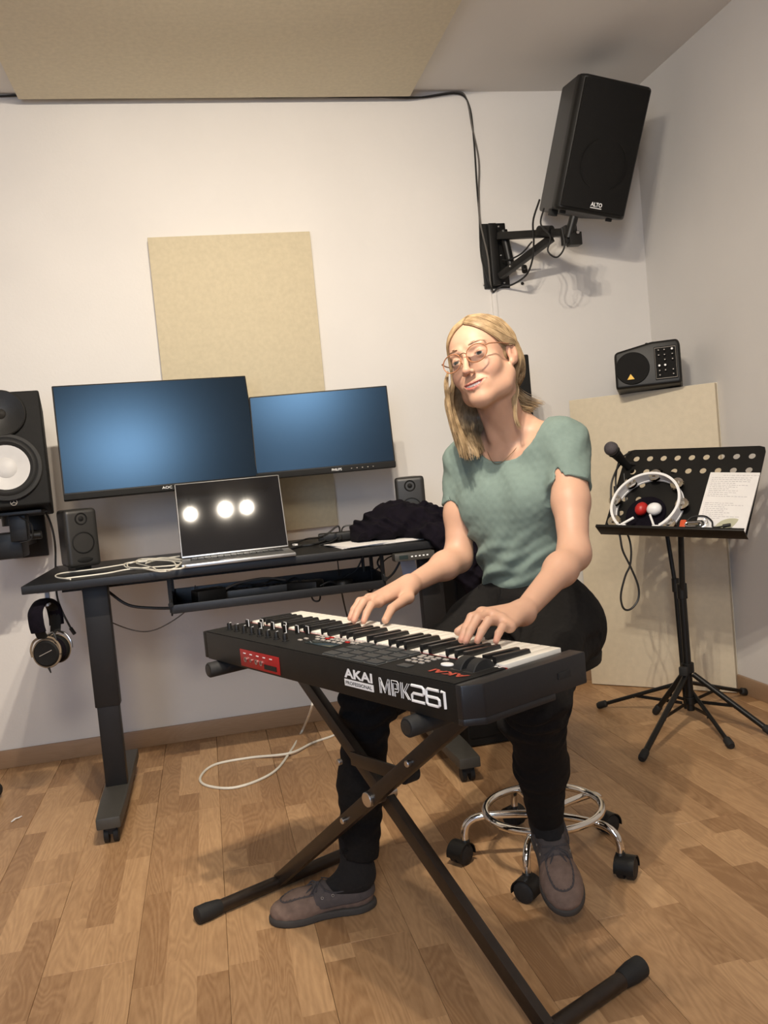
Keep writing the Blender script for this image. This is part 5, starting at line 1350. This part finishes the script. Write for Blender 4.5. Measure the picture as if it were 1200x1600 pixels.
def jeans_disp(P):
    d = np.zeros(len(P))
    for k_, a_ in ((knL, anL), (knR, anR)):
        ax_ = nrm(a_-k_); t = (P-k_)@ax_; w_ = np.exp(-((t-.03)/.07)**2)+.45*np.exp(-((t-.26)/.08)**2)
        r = np.linalg.norm(P-k_-t[:, None]*ax_, axis=1); w_ = w_*(r < .11)
        d += .0042*w_*np.sin(t*150+np.sin(P[:, 0]*50+P[:, 1]*40)*1.6)
    L = (P-TO)@TR_; w_ = np.exp(-((L[:, 2]-.60)/.05)**2)*(L[:, 1] > 0)
    d += .0035*w_*np.sin(L[:, 2]*120+np.abs(L[:, 0])*70)
    d += .0007*np.sin(P[:, 0]*160)*np.sin(P[:, 1]*150)*np.sin(P[:, 2]*170)
    return d.astype(np.float32)
Vt, Q = mesh_sdf(je, (.18, 1.55, .08), (1.05, 2.35, .80), .0034, jeans_disp)
jeans = sdf_obj('jeans', M['jeans'], woman, Vt, Q, smooth=1)
# waistband, belt loops, rivets, seam down the shin
wbp = [TP(.131*math.cos(a), .099*math.sin(a), .700) for a in np.linspace(0, 2*PI, 41)]
MB().tube(wbp, .020, 8, 0, flat=.20, up=(0, 0, 1)).build('waistband', M['jeans'], jeans, True) if False else None
b = MB()
for a in (60, 100, 20, 140): q = TP(.132*math.cos(math.radians(a)), .101*math.sin(math.radians(a)), .690); b.box((.010, .004, .045), T(*q) @ RZ(math.degrees(math.atan2(TL[1], TL[0]))+a-90), bev=.001)
b.build('belt_loop', M['jeans'], jeans, True)
MB().lathe([(.006, 0), (.0055, .002), (0, .002)], align(tuple(at(908, 931, 1.955)), (-.1, -1, .1)), 12).build('rivet', M['steel'], jeans, True)

# ------------------------------------------------------------------ socks and shoes
sk = []
footR_dir = nrm(onz(427, 1440, 0)-onz(586, 1412, 0)); heelR = onz(586, 1412, 0)
U(sk, Rc(anR+V(0, 0, .07), anR+V(0, 0, -.02), .038, .036), .02); U(sk, Rc(anR+V(0, 0, -.02), V(*(heelR+footR_dir*.10))+V(0, 0, .045), .036, .030), .03)
sockR = mesh_sdf(sk, (.05, 1.85, .02), (.40, 2.12, .24), .003); sdf_obj('sock', M['sock'], woman, *sockR)
# shoe frame: x heel->toe, y her left, z up from the sole
def shoe(m, lace_seed):
    """m: 4x4 frame at the heel on the ground."""
    up = []
    U(up, El((.042, 0, .040), (.044, .0335, .046)), .01)
    U(up, Rc((.055, 0, .040), (.165, 0, .030), .0345, .035), .02)
    U(up, El((.190, .002, .022), (.058, .0435, .030)), .03)
    S(up, El((.052, 0, .098), (.056, .0260, .045), None), .006)
    S(up, Rc((.02, 0, .070), (.090, 0, .066), .022, .020), .006)
    S(up, Bx((.12, 0, -.05), (.2, .1, .062)), .002)
    Rm_ = np.array(m.to_3x3()); t_ = np.array(m.translation)
    Vt, Q = mesh_sdf(up, (-.02, -.06, 0), (.27, .06, .11), .0022, lambda P: (.0005*np.sin(P[:, 0]*300)*np.sin(P[:, 2]*280)).astype(np.float32))
    Vw = Vt@Rm_.T+t_
    o = sdf_obj('shoe', M['shoe'], woman, Vw, Q)
    so = []; U(so, El((.045, 0, .008), (.050, .0365, .030)), .01); U(so, Rc((.05, 0, .008), (.17, 0, .008), .036, .039), .02); U(so, El((.188, .002, .008), (.064, .0475, .030)), .02)
    S(so, Bx((.12, 0, -.06), (.3, .1, .060)), .001); S(so, Bx((.12, 0, .10), (.3, .1, .083)), .002)
    Vt, Q = mesh_sdf(so, (-.02, -.07, -.01), (.28, .07, .04), .0024); sdf_obj('sole', M['sole'], o, Vt@Rm_.T+t_, Q)
    def P_(x, y, z): return m @ Vector((x, y, z))
    # moccasin seam
    pts = [(.135, .030, .050), (.165, .034, .044), (.195, .031, .038), (.217, .018, .034), (.224, 0, .033), (.217, -.018, .034), (.195, -.031, .038), (.165, -.034, .044), (.135, -.030, .050)]
    def ztop(x, y):
        zs = np.linspace(.075, .005, 71); f = comb(up, np.array([(x, y, z) for z in zs], dtype=np.float32)); k = np.where(f < 0)[0]
        return zs[k[0]] if len(k) else .02
    pts = [(.132, .024), (.160, .027), (.190, .026), (.212, .018), (.221, 0), (.212, -.018), (.190, -.026), (.160, -.027), (.132, -.024)]
    pts = [(x, y, ztop(x, y)+.0008) for x, y in pts]
    MB().tube([P_(*p) for p in pts], .0022, 6, 6).build('toe_seam', M['shoedark'], o, True)
    b = MB()
    for p in spline(pts, 5)[::2]: b.tube([P_(p[0]-.002, p[1]*.92, p[2]+.003), P_(p[0]+.002, p[1]*1.06, p[2]+.001)], .0008, 4)
    b.build('stitching', M['lace'], o, True)
    # dark collar and side panel
    cl = []
    U(cl, El((.042, 0, .041), (.0460, .0360, .0480)), .01); U(cl, Rc((.055, 0, .041), (.135, 0, .036), .0370, .0375), .02)
    S(cl, El((.052, 0, .098), (.0565, .0265, .0455)), .005); S(cl, Rc((.02, 0, .070), (.090, 0, .066), .0225, .0205), .006)
    S(cl, Bx((.1, 0, -.03), (.2, .1, .055), np.array(Matrix.Rotation(math.radians(4), 3, 'Y'))), .003); S(cl, Bx((.225, 0, .05), (.08, .1, .1)), .004)
    Vt, Q = mesh_sdf(cl, (-.02, -.06, 0), (.2, .06, .11), .0022); lab = np.arange(len(Vt))
    E_ = np.concatenate([Q[:, [0, 1]], Q[:, [1, 2]], Q[:, [2, 3]], Q[:, [3, 0]]])
    for _ in range(400):
        n_ = lab.copy(); np.minimum.at(n_, E_[:, 0], lab[E_[:, 1]]); np.minimum.at(n_, E_[:, 1], lab[E_[:, 0]]); n_ = n_[n_]
        if (n_ == lab).all(): break
        lab = n_
    for l_ in np.unique(lab):
        s_ = lab == l_
        if s_.sum() < 150: continue
        ix = np.cumsum(s_)-1; sdf_obj('side_panel', M['shoedark'], o, (Vt@Rm_.T+t_)[s_], ix[Q[s_[Q[:, 0]]]])
    MB().tube([P_(-.0005, -.012, .080), P_(.004, -.026, .078), P_(.04, -.035, .066), P_(.09, -.037, .061), P_(.12, -.032, .070)], .0016, 5, 5).tube([P_(-.0005, .012, .080), P_(.004, .026, .078), P_(.04, .035, .066), P_(.09, .037, .061), P_(.12, .032, .070)], .0016, 5, 5).build('side_lace', M['lace'], o, True)
    b = MB()
    for s in (-1, 1):
        b.tube([P_(.130, 0, .072), P_(.142, s*.020, .071), P_(.150, s*.026, .060), P_(.138, s*.018, .064), P_(.128, 0, .072)], .0022, 6, 6)
        b.tube([P_(.130, 0, .072), P_(.150, s*.012, .068), P_(.168, s*.022, .054), P_(.178, s*.026, .046)], .0020, 6, 6)
        b.tube([P_(.118, s*.028, .068), P_(.128, 0, .074), P_(.138, -s*.026, .064)], .0020, 6, 5)
    b.ball(tuple(P_(.130, 0, .073)), .005); b.build('laces', M['lace'], o, True)
    for x, y, z in ((.030, .0360, .062), (.100, .0362, .055), (.125, .034, .052)):
        for s in (-1, 1): MB().torus(.0028, .0010, m @ align((x, s*y, z), (0, s, .2)), 12, 6).build('eyelet', M['steel'], o, True)
    return o
zR = V(0, 0, 1); yR = np.cross(zR, footR_dir)
shoe(frame(heelR+V(0, 0, .0005), footR_dir, yR, zR), 1)
# left foot resting on the stool ring, toe pointing down to the camera
hL_, tL_ = V(.712, 1.935, .148), V(.672, 1.740, .052)
fx_ = nrm(tL_-hL_); fy_ = nrm(V(.95, -.28, 0)); fy_ = nrm(fy_-fx_*(fy_@fx_)); fz_ = np.cross(fx_, fy_)
if fz_[2] < 0: fy_ = -fy_; fz_ = -fz_
shoe(frame(hL_, fx_, fy_, fz_), 2)
sk = []; U(sk, Rc(anL+V(0, 0, .05), anL-V(0, 0, .012), .036, .033), .02); U(sk, Rc(anL-V(0, 0, .012), hL_+fx_*.09+fz_*.045, .033, .028), .03)
sdf_obj('sock', M['sock'], woman, *mesh_sdf(sk, (.58, 1.74, .08), (.80, 1.98, .32), .003))

# ------------------------------------------------------------------ dark jacket heaped on the desk
jc = []; rj = random.Random(2)
for c, r in (((.60, 3.00, .815), (.12, .13, .050)), ((.69, 3.02, .835), (.12, .13, .065)), ((.78, 3.02, .825), (.10, .12, .060)), ((.64, 3.05, .85), (.09, .08, .045)), ((.76, 2.90, .795), (.10, .10, .040)), ((.52, 2.98, .80), (.05, .08, .028))):
    U(jc, El(c, r), .04)
U(jc, Rc((.80, 2.80, .78), (.84, 2.76, .60), .045, .030), .05); U(jc, Rc((.74, 2.80, .79), (.80, 2.77, .66), .04, .03), .05)
U(jc, Rc((.86, 2.80, .79), (.88, 2.77, .66), .045, .03), .05)
S(jc, Bx((.2, 3.12, .70), (.72, .333, .0765)), .003)
def cloth_disp(P):
    x, y, z = P[:, 0], P[:, 1], P[:, 2]
    a = x*60+y*25+z*55+2.2*np.sin(x*22+z*30)+1.5*np.sin(y*26); b_ = -x*45+y*50+z*80+1.8*np.sin(y*24+x*14)
    return (.013*np.abs(np.sin(a*.5))+.009*np.abs(np.sin(b_*.5))+.003*np.sin(x*140+3*np.sin(z*60))-.009).astype(np.float32)
Vt, Q = mesh_sdf(jc, (.40, 2.66, .52), (1.02, 3.28, .95), .004, cloth_disp)
tag(sdf_obj('jacket', M['cloth'], None, Vt, Q, smooth=1), 'crumpled dark jacket heaped on the right end of the desk', 'jacket')
